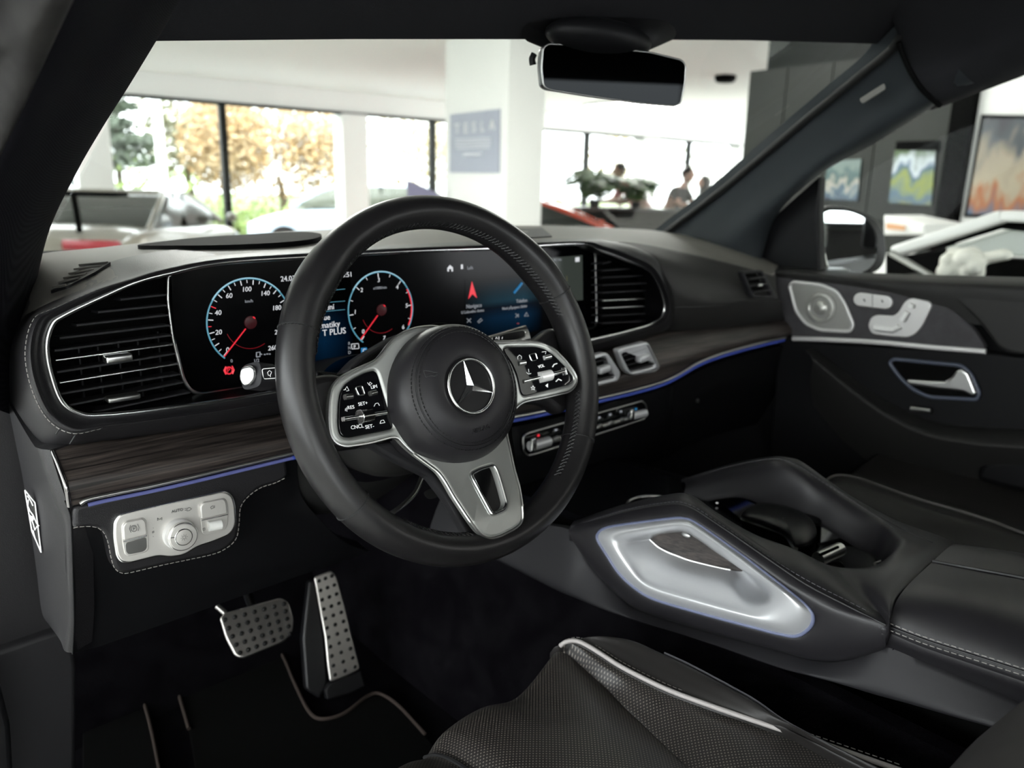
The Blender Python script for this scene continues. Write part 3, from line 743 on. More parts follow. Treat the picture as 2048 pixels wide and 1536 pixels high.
def kp2(dx, dy): return pz + Vector((dx, 0, dy)) - LN * (LN.dot(Vector((dx, 0, dy))))
mm = [tube([kp2(.0016 * math.cos(.6283 * q), .0016 * math.sin(.6283 * q)) for q in range(11)], .0002, seg=4)]
for q in range(8): mm.append(tube([kp2(.0022 * math.cos(.785 * q), .0022 * math.sin(.785 * q)), kp2(.0034 * math.cos(.785 * q), .0034 * math.sin(.785 * q))], .0002, seg=4))
link('lamp_symbol', joinm(mm), M['greyprint'], ls)
link('pointer_mark', tube([kcen + Vector((-.0125, -.0004, .0030)), kcen + Vector((-.0092, -.0004, .0026))], .0004, seg=4), M['greyprint'], ls)
a = lsp(343, 1026, .0004); link('auto_lettering', text_mesh('AUTO', a, lsp(400, 1013.5, .0004), .0030, LN), M['greyprint'], ls)
lst('lamp_symbols', [[(374,1017),(374,1022),(379,1021),(383,1018),(379,1015),(374,1017)], [(370,1018),(373,1017)], [(370,1021),(373,1020)], [(315,1036),(319,1039),(315,1041),(315,1036)], [(324,1035),(320,1038),(324,1040),(324,1035)],
     [(305,1063),(305,1066),(308,1065),(308,1062),(305,1063)], [(306,1056),(307,1056)], [(306,1073),(307,1073)]], lift=.0004)
# fog lamp switch
fs = [lsp(*p, .001) for p in ((400,1012),(406,1004),(448,996),(454,1001),(457,1024),(456,1050),(450,1060),(412,1071),(404,1066),(401,1040))]
fk = link('fog_switch', plate(fillet(fs, .003), .004, .0008, nrm=LN), M['matsilver'], ls)
f1 = [lsp(*p, .0042) for p in ((401,1014),(407,1006),(447,998),(452,1003),(455,1027),(403,1039))]
link('switch_flap', plate(fillet(f1, .002), .004, .001, nrm=LN), M['matsilver'], fk)
link('flap_edge', tube([lsp(402, 1041, .005), lsp(455, 1029, .005)], .0008, seg=6), M['chrome'], fk)
wh = tube([lsp(417, 1053, .002), lsp(442, 1048, .002)], .0052, seg=20); link('thumb_wheel', wh, M['white'], ls, 'white thumb wheel')
lst('fog_symbol', [[(423,1013),(426,1011),(427,1016),(423,1018),(421,1015),(423,1013)], [(429,1011),(429,1016)]], lift=.0047)
lst('level_symbol', [[(406,1057),(406,1061),(410,1060),(410,1056),(406,1057)]], lift=.0016)

# ------------------------------------------------------------------ climate bar
cp = thing('climate_control_bar', 'silver rimmed climate control bar under the centre vents', 'control bar', PY(1170, 870, .78))
co = [(1046,884),(1047,872),(1056,866),(1190,828),(1284,802),(1291,808),(1294,822),(1289,838),(1190,870),(1070,908),(1055,911),(1048,902)]
cq = fillet(LY(co, .775), .004)
link('bar_face', plate(cq, .012, .002), M['gloss'], cp); link('bar_rim', tube(cq, .0013, True, 8), M['silver'], cp, 'silver rim')
link('switch_rail', tube(LY([(1062,893),(1286,829)], .768), .0042, seg=12), M['silverdark'], cp)
for x0, y0, x1, y1, r in ((1060,893,1098,882,.0075), (1262,832,1290,826,.0070)):
    link('temperature_toggle', tube(LY([(x0, y0), (x1, y1)], .766), r, seg=16), M['alu'], cp, 'round silver temperature toggle')
link('toggle_lip', box(PY(1067, 889, .760), (.010, .006, .020), bevel=.002), M['chrome'], cp); link('toggle_lip', box(PY(1264, 829, .760), (.008, .006, .018), bevel=.002), M['chrome'], cp)
for k in range(7):
    t = k / 6; x = 1112 + t * 130; y = 868 - t * 37
    if k != 2: link('toggle_cap', box(PY(x, y + 9, .764), (.013, .006, .005), Vector((1, 0, .12)).to_track_quat('X', 'Z').to_matrix(), bevel=.001), M['silver'], cp)
    link('button_print', box(PY(x, y - 8, .7735), (.005, .0006, .003)), M['e_grey'] if k not in (3,) else M['e_red'], cp)
link('temperature_mark', box(PY(1077, 871, .7735), (.004, .0006, .003)), M['e_red'], cp); link('temperature_mark', box(PY(1272, 818, .7735), (.004, .0006, .003)), M['e_blue'], cp)

# ================================================================== STEERING WHEEL
Wc = Vector((.476576, .592266, H - .188483))
Wn = Vector((-.04747, -1, .3693)).normalized()
Wu = Vector((0, 0, 1)).cross(-Wn); Wu = -Wu if Wu.x < 0 else Wu; Wu.normalize()
Wv = Wn.cross(Wu); Wv = -Wv if Wv.z < 0 else Wv
sw = thing('steering_wheel', 'black leather three-spoke steering wheel with silver spokes and star emblem', 'steering wheel', Wc)
def wp(x, y, off=0.0): return PN(x, y, Wc + Wn * (off - .015), Wn)
def wl_(pts, off=0.0): return [wp(x, y, off) for x, y in pts]
def wang(x, y, off=0.0): q = wp(x, y, off + .015) - Wc; return math.atan2(q.dot(Wv), q.dot(Wu))
# rim: section a little deeper than wide, grips at ten and two
NR = 160; R0 = .1705; V = []; Fc = []; SEG = 22
def rimpt(a, phi, grow=1.0, R=R0):
    g = 1 + .10 * sum(math.exp(-((math.atan2(math.sin(a - c), math.cos(a - c))) / .22) ** 2) for c in (math.radians(38), math.radians(142)))
    rad = .0165 * g * grow; ax = .0205 * g * grow
    e = Wu * math.cos(a) + Wv * math.sin(a)
    cp_, sp__ = math.cos(phi), math.sin(phi)
    return Wc + e * (R + rad * cp_) + Wn * (ax * sp__)
for i in range(NR):
    for k in range(SEG): V.append(rimpt(2 * math.pi * i / NR, 2 * math.pi * k / SEG))
for i in range(NR):
    for k in range(SEG):
        j = (i + 1) % NR; l = (k + 1) % SEG; Fc.append((i * SEG + k, i * SEG + l, j * SEG + l, j * SEG + k))
link('rim', mesh(V, Fc, 60), M['wheel'], sw, 'thick smooth black leather rim')
# seams across the rim
for (x, y) in ((597, 660), (1105, 594), (1155, 878), (705, 1012)):
    a = wang(x, y)
    ring_ = [rimpt(a, math.radians(-60 + 300 * k / 40), 1.012) for k in range(41)]
    link('rim_seam', tube(ring_, .0007, seg=6), M['threadd'], sw)
    zz = [rimpt(a + (.006 if k % 2 else -.004), math.radians(-60 + 300 * k / 60), 1.02) for k in range(61)]
    link('rim_seam_stitching', tube(zz, .00045, seg=5), M['threadd'], sw, kind='stuff')
# cross stitching along the inside of the rim
def inner_st(a0, a1, phi0=math.pi * .86):
    n = int(abs(a1 - a0) * .155 / .0045); ms = []
    for i in range(n):
        a = a0 + (a1 - a0) * i / n; b = a0 + (a1 - a0) * (i + 1) / n
        for (p, q) in ((-.17, .17), (.17, -.17)):
            ms.append(tube([rimpt(a, phi0 + p, 1.02), rimpt((a + b) / 2, phi0 + (p + q) / 2, 1.06), rimpt(b, phi0 + q, 1.02)], .0006, seg=4))
    return joinm(ms, 60)
D = math.radians
link('rim_stitching', inner_st(D(18), D(95)), M['threadd'], sw, 'black cross stitching inside the rim', kind='stuff')
link('rim_stitching', inner_st(D(-52), D(-14)), M['threadd'], sw, 'black cross stitching inside the rim', kind='stuff')
link('rim_stitching', inner_st(D(95), D(165)), M['threadd'], sw, 'black cross stitching inside the rim', kind='stuff')
link('rim_stitching', inner_st(D(-128), D(-100)), M['threadd'], sw, 'black cross stitching inside the rim', kind='stuff')

# leather bridges joining rim and side spokes
rb = [wl_([(1030,700),(1062,690),(1085,668),(1110,650),(1150,700),(1165,760),(1160,800),(1125,830),(1105,812),(1085,806),(1040,805)], -.004)]
link('spoke_cover', plate(fillet(rb[0], .010), .024, .008), M['wheel'], sw, 'smooth leather over the right spoke')
lb = wl_([(720,755),(690,752),(665,745),(625,752),(590,790),(590,850),(615,880),(655,905),(690,900),(735,895),(735,800)], -.004)
link('spoke_cover', plate(fillet(lb, .010), .024, .008), M['wheel'], sw, 'smooth leather over the left spoke')
# one silver frame with both button pockets and the slotted lower spoke
fo_ = [(865,652),(835,655),(808,664),(784,681),(768,704),(753,721),(730,731),(700,744),(676,759),(664,776),(659,808),(658,844),(662,872),(673,887),(692,893),(739,886),(784,874),(797,875),(808,888),(826,905),(856,927),(878,943),(892,963),(910,995),(940,1040),(960,1067),(980,1077),(1000,1073),(1033,1056),(1047,1042),(1046,1015),(1040,975),(1029,937),(1020,895),(1013,865),(1020,835),(1032,815),(1048,803),(1090,795),(1140,783),(1152,772),(1155,757),(1148,742),(1131,720),(1108,697),(1084,686),(1050,683),(1010,683),(985,684),(950,672),(905,658)]
lo_hole = [(941,948),(960,938),(986,930),(992,938),(999,958),(1006,982),(1013,1008),(1008,1019),(990,1027),(982,1026),(972,1008),(958,982)]
lbp = [(747,741),(753,744),(757,752),(770,796),(786,847),(786,855),(781,859),(699,875),(686,873),(680,866),(677,848),(678,811),(681,787),(690,770),(708,757),(731,745)]
rbp = [(1008,698),(1014,694),(1071,693),(1091,698),(1110,711),(1136,737),(1148,754),(1148,763),(1140,769),(1053,791),(1046,790),(1042,783),(1035,751),(1024,726),(1010,706)]
FO = fillet(wl_(fo_, .004), .006, 4)
LH = fillet(wl_(lo_hole, .004), .004, 4); LB = fillet(wl_(lbp, .004), .004, 4); RB = fillet(wl_(rbp, .004), .004, 4)
link('spoke_frame', plate(FO, .012, .0035, holes=[LH, LB, RB], seg=4), M['spokemetal'], sw, 'satin silver spoke frame')
link('frame_edge', tube([p - Wn * .0012 for p in fillet(wl_(fo_, .0035), .006, 4)], .0016, True, 8), M['silver'], sw, 'bright bevelled edge of the spoke frame')
def vis(lst, s): 
    c = (sum(p[0] for p in lst) / len(lst), sum(p[1] for p in lst) / len(lst))
    return [(c[0] + (x - c[0]) * s, c[1] + (y - c[1]) * s) for x, y in lst]
link('slot_edge', tube([p + Wn * .0007 for p in LH], .0017, True, 8), M['chrome'], sw)
# dark backing spokes behind the frame
bk = [(700,890),(760,885),(800,880),(850,925),(885,955),(915,1005),(945,1050),(975,1075),(1000,1070),(1040,1060),(1052,1075),(1000,1100),(950,1100),(930,1060),(895,1000),(860,955),(820,935),(780,915),(745,893)]
link('spoke_back', plate(fillet(wl_(bk, -.022), .006), .016, .004), M['greyplastic'], sw, 'dark grey back of the lower spoke')
bb = [(760,700),(880,640),(1010,690),(1030,800),(1025,860),(1040,960),(1045,1050),(985,1070),(940,1020),(900,960),(800,880),(700,885),(680,770)]
link('spoke_core', plate(fillet(wl_(bb, -.012), .01), .022, .003), M['black'], sw)
link('slot_floor', plate(fillet(wl_([(930,930),(1000,930),(1020,1030),(975,1045)], -.006), .004), .003, .001), M['plastic_s'], sw)

# airbag hub
hb = [(.0725, -.035, -.018, 1.07), (.0730, -.022, -.018, 1.07), (.0720, -.010, -.017, 1.07), (.0690, .002, -.015, 1.05), (.0640, .010, -.013, 1.02), (.0590, .0140, -.012, 1), (.045, .0185, -.012, 1), (.0335, .0205, -.012, 1), (.0300, .0190, -.012, 1), (.0295, .0160, -.012, 1), (.004, .0160, -.012, 1)]
def hubring(r, off, dv, sx=1, k=64, du=-.001): return [Wc + Wn * off + Wv * (dv + math.sin(6.28319 * i / k) * r) + Wu * (du + math.cos(6.28319 * i / k) * r * sx) for i in range(k)]
rings = [hubring(*h) for h in hb]
V = [p for r in rings for p in r]; Fc = []
for i in range(len(rings) - 1):
    for k in range(64): l = (k + 1) % 64; Fc.append((i * 64 + k, i * 64 + l, (i + 1) * 64 + l, (i + 1) * 64 + k))
Fc.append(tuple((len(rings) - 1) * 64 + k for k in range(64)))
hub = link('airbag_hub', mesh(V, Fc, 55), M['nappa'], sw, 'round padded leather airbag hub')
sm = [hubring(.0590, .0145, -.012, 1, 96), hubring(.0622, .0122, -.0126, 1.01, 96), hubring(.0558, .0160, -.012, 1, 96)]
link('seam', tube(sm[0], .0008, True, 6), M['threadd'], hub)
for q in (1, 2):
    P = sm[q] + [sm[q][0]]; link('hub_stitching', stitches(P, .0030, .0012, .0006), M['threadd'], hub, 'black thread stitching', kind='stuff')
ec = Wc + Wn * .0165 + Wv * -.012 + Wu * .001
em = thing('star_emblem', None, None); em.parent = sw; em['label'] = 'chrome three-pointed star in a ring'; em.location = ec - Wc
link('emblem_plate', lathe([(.0275, -.003), (.0275, .001), (.002, .0012)], ec, Wn, 48), M['plastic_s'], em)
link('emblem_ring', tube(ringpts(ec + Wn * .0025, Wn, .0272, 64), .0016, True, 10), M['chrome'], em)
V = []; Fc = []
apex = ec + Wn * .0062
for k in range(3):
    a = D(97 + 120 * k); tip = ec + Wn * .0024 + (Wu * math.cos(a) + Wv * math.sin(a)) * .0268
    l = ec + Wn * .0014 + (Wu * math.cos(a + D(60)) + Wv * math.sin(a + D(60))) * .0047
    r = ec + Wn * .0014 + (Wu * math.cos(a - D(60)) + Wv * math.sin(a - D(60))) * .0047
    b = len(V); V += [apex, tip, l, r]; Fc += [(b, b + 1, b + 2), (b, b + 3, b + 1), (b + 1, b + 3, b + 2)]
link('star', mesh(V, Fc, 5), M['chrome'], em)
# horn symbol and airbag lettering, embossed in the leather
def hp(x, y, lift=.0006):
    p = wp(x, y, .029); q = p - (Wc + Wv * -.012); rr_ = (q - Wn * q.dot(Wn)).length
    off = .0205 if rr_ < .034 else .0205 - (rr_ - .034) / .025 * .007
    return wp(x, y, off + lift + .015)
stroke('horn_symbol', [[(847,741),(859,742),(870,745),(875,745)], [(847,741),(852,754)], [(852,754),(862,751),(870,752),(875,749)]], .0005, M['threadd'], hub, None, f=lambda x, y, l: hp(x, y))
a = hp(944, 868, .0012); b = hp(995, 850, .0012)
link('embossed_lettering', text_mesh('AIRBAG', a, b, .0048, (Wn * 1 - Wv * .22).normalized(), depth=.0007), M['nappa'], hub)

# button pads
def pad_side(name, outline, lab):
    p = thing(name, None, None); p.parent = sw; p['label'] = lab; c = wp(*outline[0]); p.location = c - Wc
    link('pad_face', plate(fillet(wl_(outline, .0022), .004, 4), .008, .0008), M['gloss'], p, 'piano black face'); return p
def pbx(par, name, x0, y0, x1, y1, r, mat, off=.0035, seg=16):
    return link(name, tube([wp(x0, y0, off), wp(x1, y1, off)], r, seg=seg), M[mat], par)
def ptx(par, s, x, y, x2, y2, h, lift=.0026):
    a = wp(x, y, lift); return link('lettering', text_mesh(s, a, wp(x2, y2, lift), h, Wn, lift=.0001), M['whiteprint'], par)
def pst(par, name, pls, r=.00030): return stroke(name, pls, r, M['whiteprint'], par, None, f=lambda x, y, l: wp(x, y, .0027))
pl = pad_side('button_pad', lbp, 'left cluster of cruise control buttons')
pbx(pl, 'button', 691, 794, 705, 792, .0026, 'silverdark'); pbx(pl, 'button', 741, 787, 753, 784, .0024, 'silverdark')
touch = fillet(wl_([(711,774),(724,771),(730,789),(718,791)], .003), .0022)
link('touch_button', tube(touch, .0006, True, 6), M['chrome'], pl)
pbx(pl, 'roller_bar', 688, 838, 773, 825, .0022, 'chrome', .0040)
pbx(pl, 'roller', 722, 833, 744, 829, .0062, 'darkchrome', .0040, 24)
link('roller_edge', tube(ringpts(wp(722, 833, .004), (wp(744, 829, .004) - wp(722, 833, .004)).normalized(), .0062, 24), .0005, True, 6), M['chrome'], pl)
ptx(pl, 'SET+', 717, 812, 740, 808, .0034); ptx(pl, 'RES', 695, 819, 715, 816, .0034); ptx(pl, 'CNCL', 702, 859, 720, 856, .0036); ptx(pl, 'SET-', 731, 858, 748, 855, .0036); ptx(pl, 'LIM', 742, 778, 757, 775, .0034)
pst(pl, 'button_symbols', [[(748,813),(751,807),(756,806),(759,811)], [(760,847),(762,841),(767,840),(770,845),(760,847)], [(690,779),(694,773),(698,781),(693,782)], [(687,780),(692,779)], [(735,765),(739,771),(744,767),(740,764),(738,770)], [(691,817),(691,822)], [(693,815),(694,823)]])
pr = pad_side('button_pad', rbp, 'right cluster of volume and phone buttons')
pbx(pr, 'button', 1037, 727, 1050, 725, .0026, 'silver'); pbx(pr, 'button', 1088, 716, 1101, 713, .0026, 'silver')
touch = fillet(wl_([(1058,709),(1071,706),(1075,719),(1063,722)], .003), .0022)
link('touch_button', tube(touch, .0006, True, 6), M['chrome'], pr)
pbx(pr, 'roller_bar', 1047, 763, 1130, 742, .0022, 'chrome', .0040)
pbx(pr, 'roller', 1079, 755, 1101, 750, .0062, 'seatsilver', .0040, 24)
link('roller_end', box(wp(1131, 742, .005), (.0012, .004, .009), Matrix((Wu, -Wn, Wv)).transposed(), bevel=.0004), M['chrome'], pr)
ptx(pr, 'VOL', 1077, 737, 1087, 734, .0036)
def poly(cx_, cy_, pts): return [(cx_ + x, cy_ + y) for x, y in pts]
star = [(1066 + (4.6 if k % 2 == 0 else 2) * math.sin(k * math.pi / 5), 776 - (4.8 if k % 2 == 0 else 2) * math.cos(k * math.pi / 5)) for k in range(11)]
pst(pr, 'button_symbols', [star, [(1036,719),(1035,714),(1039,710),(1043,713),(1043,718)], [(1084,704),(1092,703),(1091,708)], [(1053,745),(1057,748),(1062,747)], [(1057,738),(1058,745)]])
pst(pr, 'phone_symbols', [[(1105,734),(1108,729),(1114,727)], [(1112,763),(1117,758),(1123,761)]], .0007)
link('mute_symbol', plate([wp(x, y, .0029) for x, y in ((1091,771),(1096,767),(1096,775),(1093,773))], .0003), M['whiteprint'], pr)

# the ends of the right and lower spokes sweep forward over the rim
def sst(a, b, x): t = min(1, max(0, (x - a) / (b - a))); return t * t * (3 - 2 * t)
def sweep(o):
    base = wloc(o)
    for v in o.data.vertices:
        p = v.co + base; q = p - Wc; k = max(min(1, max(0, (q.dot(Wu) - .055) / .085)), min(1, max(0, (-q.dot(Wv) - .066) / .080)) if abs(q.dot(Wu)) < .09 else 0)
        if k > 0:
            off = q.dot(Wn) + .031 * k; d = p - O
            v.co = O + d * (((Wc - O).dot(Wn) + off) / d.dot(Wn)) - base
    o.data.update()
def sweep_fine(o):
    bm = bmesh.new(); bm.from_mesh(o.data)
    for ax, ds in ((Wu, (.055, .14)), (Wv, (-.066, -.146))):
        for d in ds:
            bmesh.ops.bisect_plane(bm, geom=list(bm.verts) + list(bm.edges) + list(bm.faces), plane_co=Wc + ax * d - wloc(o), plane_no=ax)
    bm.to_mesh(o.data); bm.free(); smooth(o.data, 35); sweep(o)
for o in list(sw.children) + list(pr.children):
    if o.name.split('.')[0] in ('spoke_frame', 'frame_edge', 'slot_edge') or o.parent == pr: sweep_fine(o)

# ------------------------------------------------------------------ steering column, stalks
colm = thing('steering_column', 'speckled black steering column shroud behind the wheel', 'steering column', Wc - Wn * .08)
def colring(off, w, h, dv=0, du=0, k=28):
    out = []
    for i in range(k):
        a = 6.28319 * i / k; c_, s_ = math.cos(a), math.sin(a)
        out.append(Wc - Wn * off + Wu * (du + math.copysign(abs(c_) ** .7, c_) * w) + Wv * (dv + math.copysign(abs(s_) ** .7, s_) * h))
    return out
link('shroud', loft([colring(.040, .066, .045, -.02), colring(.055, .073, .052, -.022), colring(.12, .070, .062, -.030), colring(.20, .060, .060, -.02), colring(.23, .058, .060, -.02)], nu=112, closed=True, m=4, capends=True), M['columnpl'], colm)
link('boot', loft([colring(.17, .080, .075, -.02), colring(.30, .10, .10, -.03)], nu=56, closed=True, m=2), M['rubber'], colm)
# hoop visible below the wheel, left of the lower spoke
link('column_lever', tube(spline([wp(760,1040,-.10), wp(800,1015,-.10), wp(830,985,-.11), wp(845,950,-.12)], 6), .0028, seg=8), M['silverdark'], colm)
link('release_handle', loft([wl_([(848,985),(870,975),(880,980),(878,992),(858,998)], -.09), wl_([(848,985),(870,975),(880,980),(878,992),(858,998)], -.10)], nu=30, closed=True, m=2, capends=True), M['rubber'], colm)

def stalk_axis(p, q, w, h, n=6, tap=(1, 1)):
    d = (q - p).normalized(); a = Wv - d * Wv.dot(d); a.normalize(); b = d.cross(a); rows = []
    for i in range(n + 1):
        t = i / n; c = p.lerp(q, t); s = tap[0] + (tap[1] - tap[0]) * t; ring = []
        for k in range(20):
            an = 6.28319 * k / 20; x = math.copysign(abs(math.cos(an)) ** .55, math.cos(an)) * w * s; y = math.copysign(abs(math.sin(an)) ** .55, math.sin(an)) * h * s
            ring.append(c + b * x + a * y)
        rows.append(ring)
    return rows
ws = thing('wiper_stalk', 'combination wiper stalk with a bright chrome end button left of the wheel rim', 'stalk', PY(560, 750, .74))
p0, p1 = PY(506, 752, .690), PY(690, 772, .715)
link('stalk_body', loft(stalk_axis(p0, p1, .0135, .0115), nu=80, closed=True, m=2, capends=True), M['plastic'], ws)
d_ = (p0 - p1).normalized()
# end cap faces the door side; its bright face looks back to the driver's left
q0 = PY(500, 753, .684)
link('end_collar', loft(stalk_axis(p0 + d_ * .002, p0 - d_ * .016, .0142, .0123), nu=80, closed=True, m=2, capends=True), M['greyplastic'], ws)
fr_ = fillet([PN(x, y, q0, Vector((-.55, -1, .1)).normalized()) for x, y in ((482,735),(502,731),(512,739),(513,757),(500,772),(486,772),(478,758))], .004)
link('end_button', plate(fr_, .010, .0025, nrm=Vector((-.55, -1, .1))), pbr('polished button', (.95, .95, .96), .12, .9), ws, 'mirror bright end button')
pp = PY(536, 748, .676)
stn = Vector((-.1, -1, .1)).normalized()
fw = fillet([PN(x, y, pp, stn) for x, y in ((524,738),(556,735),(556,756),(527,758))], .002)
link('wiper_label', tube(fw, .0004, True, 5), M['whiteprint'], ws)
stroke('wiper_symbol', [[(535,745),(539,741),(543,744),(541,750),(537,751),(535,745)], [(540,750),(541,754)]], .0003, M['whiteprint'], ws, None, f=lambda x, y, l: PN(x, y, pp, stn))
gs_ = thing('gear_stalk', 'grey column gear selector stalk above the right spoke', 'stalk', PY(1010, 672, .72))
g0_, g1_ = wp(940, 702, -.055), wp(1050, 668, -.055)
link('stalk_body', loft(stalk_axis(g0_, g1_, .008, .0105), nu=80, closed=True, m=2, capends=True), M['silverdark'], gs_)
gp_ = fillet(wl_([(984,673),(996,672),(1010,667),(1046,660),(1051,664),(1050,674),(1030,680),(985,686)], -.044), .003)
link('printed_inlay', tube(gp_, .0006, True, 6), M['silver'], gs_)
link('inlay_face', plate(gp_, .001), M['plastic_s'], gs_)
stroke('gear_print', [[(991,678),(993,674),(995,678)], [(998,679),(998,673)], [(1004,678),(1005,674)]], .0005, M['whiteprint'], gs_, None, f=lambda x, y, l: wp(x, y, -.0435))
sp2 = thing('shift_paddle', 'small dark shift paddle behind the left spoke', 'paddle', wp(650, 758, -.03))
link('paddle_blade', plate(fillet(wl_([(632,740),(660,752),(690,745),(700,780),(640,800)], -.030), .004), .005, .0015), M['plastic'], sp2)
pad2 = [(690,745),(720,712),(757,690),(800,665),(830,660),(800,720),(740,750)]
link('column_hood', plate(fillet(wl_(pad2, -.040), .008), .03, .006), M['greyplastic'], colm)

# ================================================================== CENTRE CONSOLE
con = thing('centre_console', 'tall black leather centre console with two raised grab rails', 'console', (.86, .45, H - .6))
lea = [(1142,1075),(1140,1057),(1180,1042),(1239,1026),(1325,1009),(1376,1012),(1444,1054),(1547,1125),(1615,1170),(1700,1214),(1772,1250),(1768,1294),(1715,1314),(1665,1323),(1615,1318),(1550,1300),(1430,1268),(1342,1242),(1273,1218),(1239,1194),(1205,1160),(1171,1119)]
sil = [(1196,1078),(1200,1063),(1219,1054),(1270,1046),(1342,1037),(1369,1037),(1395,1047),(1478,1105),(1540,1152),(1581,1184),(1613,1211),(1627,1232),(1621,1254),(1595,1271),(1560,1267),(1513,1255),(1430,1233),(1376,1218),(1308,1197),(1273,1177),(1239,1146),(1212,1105)]
opn = [(1249,1085),(1252,1081),(1262,1077),(1290,1071),(1340,1062),(1370,1062),(1393,1074),(1440,1107),(1478,1136),(1510,1157),(1533,1173),(1541,1187),(1538,1199),(1524,1208),(1499,1211),(1470,1206),(1400,1187),(1342,1170),(1310,1160),(1286,1146),(1266,1116),(1252,1095)]
inn = [(1300,1079),(1302,1077),(1308,1073),(1322,1068),(1345,1065),(1372,1065),(1393,1077),(1430,1103),(1458,1122),(1478,1134),(1486,1139),(1485,1142),(1480,1143),(1470,1142),(1461,1140),(1440,1136),(1410,1129),(1376,1120),(1350,1110),(1335,1104),(1318,1095),(1305,1084)]
x0 = [.712] * 22
LL = [PX(x, y, .714) for x, y in lea]; LS_ = [PX(x, y, .706) for x, y in sil]
LLm = [a.lerp(b, .5) + Vector((-.004, 0, 0)) for a, b in zip(LL, LS_)]
link('side_cover', loft([[p + Vector((.014, 0, 0)) for p in LL], LL, LLm, LS_, [p + Vector((.012, 0, 0)) for p in LS_]], nu=132, closed=True, m=5), M['nappa'], con, 'smooth leather cover on the driver side of the console')
bh = thing('grab_handle', None, None); bh.parent = con; bh['label'] = 'big satin silver grab handle moulding with open recess'; bh.location = PX(1400, 1150, .71) - con.location
rimo = [p + Vector((-.001, 0, 0)) for p in spline(LS_, 6, True)]
link('light_rim', tube(rimo, .0020, True, 8), pbr('pale blue rim', (.16, .18, .28), .35, emit=(.1, .13, .3), estr=.03), bh, 'pale blue light line round the handle')
R1 = [PX(x, y, .7055) for x, y in sil]
def mixp(a, b, t): return [(p[0] * (1 - t) + q[0] * t, p[1] * (1 - t) + q[1] * t) for p, q in zip(a, b)]
R2 = [PX(x, y, .694) for x, y in mixp(sil, opn, .45)]
R3 = [PX(x, y, .704) for x, y in mixp(sil, opn, .96)]
dep = [.728,.724,.722,.722,.722,.722,.722,.722,.724,.727,.748,.756,.756,.745,.730,.723,.722,.722,.722,.722,.724,.726]
mt_ = [.55] * 6 + [.6, .6, .45, .25, .15, .12, .12, .2, .4] + [.55] * 7
R4 = [PX(p[0] * (1 - t) + q_[0] * t, p[1] * (1 - t) + q_[1] * t, q) for p, q_, t, q in zip(opn, inn, mt_, dep)]
R5 = [PX(x, y, .742 + .030 * max(0, (x - 1330) / 155)) for x, y in inn]
link('handle_shell', loft([[p + Vector((.01, 0, 0)) for p in R1], R1, R2, R3, R4, R5], nu=132, closed=True, m=6, ang=50), M['alu'], bh, 'satin aluminium shell')
link('recess_trim', thicken(mesh(spline(R5, 3, True), [tuple(range(66))], 60), (.004, 0, 0)), M['wood'], bh, 'dark wood trim seen through the handle')
link('trim_edge', tube(spline(R5[14:], 4) + [R5[0]], .0012, seg=6), M['silver'], bh)
link('recess_button', ellipsoid(PX(1372, 1070, .747), (.002, .007, .003), sub=2), M['silver'], bh)
# lower hard panel
lowt = LX([(880,1000),(1000,1040),(1142,1060),(1171,1119),(1205,1160),(1239,1194),(1273,1218),(1342,1242),(1478,1279),(1615,1318),(1665,1323),(1715,1314),(1768,1294),(1850,1325),(1950,1368),(2060,1416),(2200,1475)], .717)
lowb = LX([(860,1062),(980,1113),(1100,1172),(1150,1195),(1205,1218),(1250,1234),(1300,1250),(1342,1262),(1430,1291),(1553,1334),(1620,1352),(1680,1368),(1740,1386),(1820,1408),(1920,1437),(2040,1470),(2180,1510)], .700)
link('lower_panel', loft([lowt, [a.lerp(b, .5) + Vector((-.002, 0, 0)) for a, b in zip(lowt, lowb)], lowb, [p + Vector((.02, 0, -.003)) for p in lowb]], nu=102, m=4, back=(.01, 0, 0)), M['greyplastic'], con, 'dark grey hard panel under the leather')
# saddle and both rails
uo = [PX(x, y, .714) for x, y in [(1140,1057),(1239,1026),(1325,1009),(1376,1012),(1444,1054),(1547,1125),(1615,1170),(1700,1214),(1772,1250)]]
uo += [PZ(1779, 1222, -.377), PZ(1800, 1184, -.378), PZ(1860, 1126, -.385)] 
uo += [PX(x, y, q) for x, y, q in [(1908,1086,.985),(1792,1041,1.01),(1690,986,1.01),(1608,927,1.0),(1580,916,1.0),(1539,915,1.0),(1451,932,1.0),(1362,962,.99)]]
ui = [PX(x, y, q) for x, y, q in [(1152,1047,.745),(1239,1016,.745),(1325,999,.745),(1378,997,.75),(1433,1032,.755),(1500,1068,.765),(1587,1099,.775),(1638,1123,.79),(1673,1134,.80),(1717,1136,.815),(1751,1130,.83),(1775,1115,.85),(1797,1092,.88),(1790,1078,.91),(1752,1056,.955),(1656,998,.965),(1604,959,.965),(1555,936,.965),(1485,945,.965),(1372,970,.96)]]
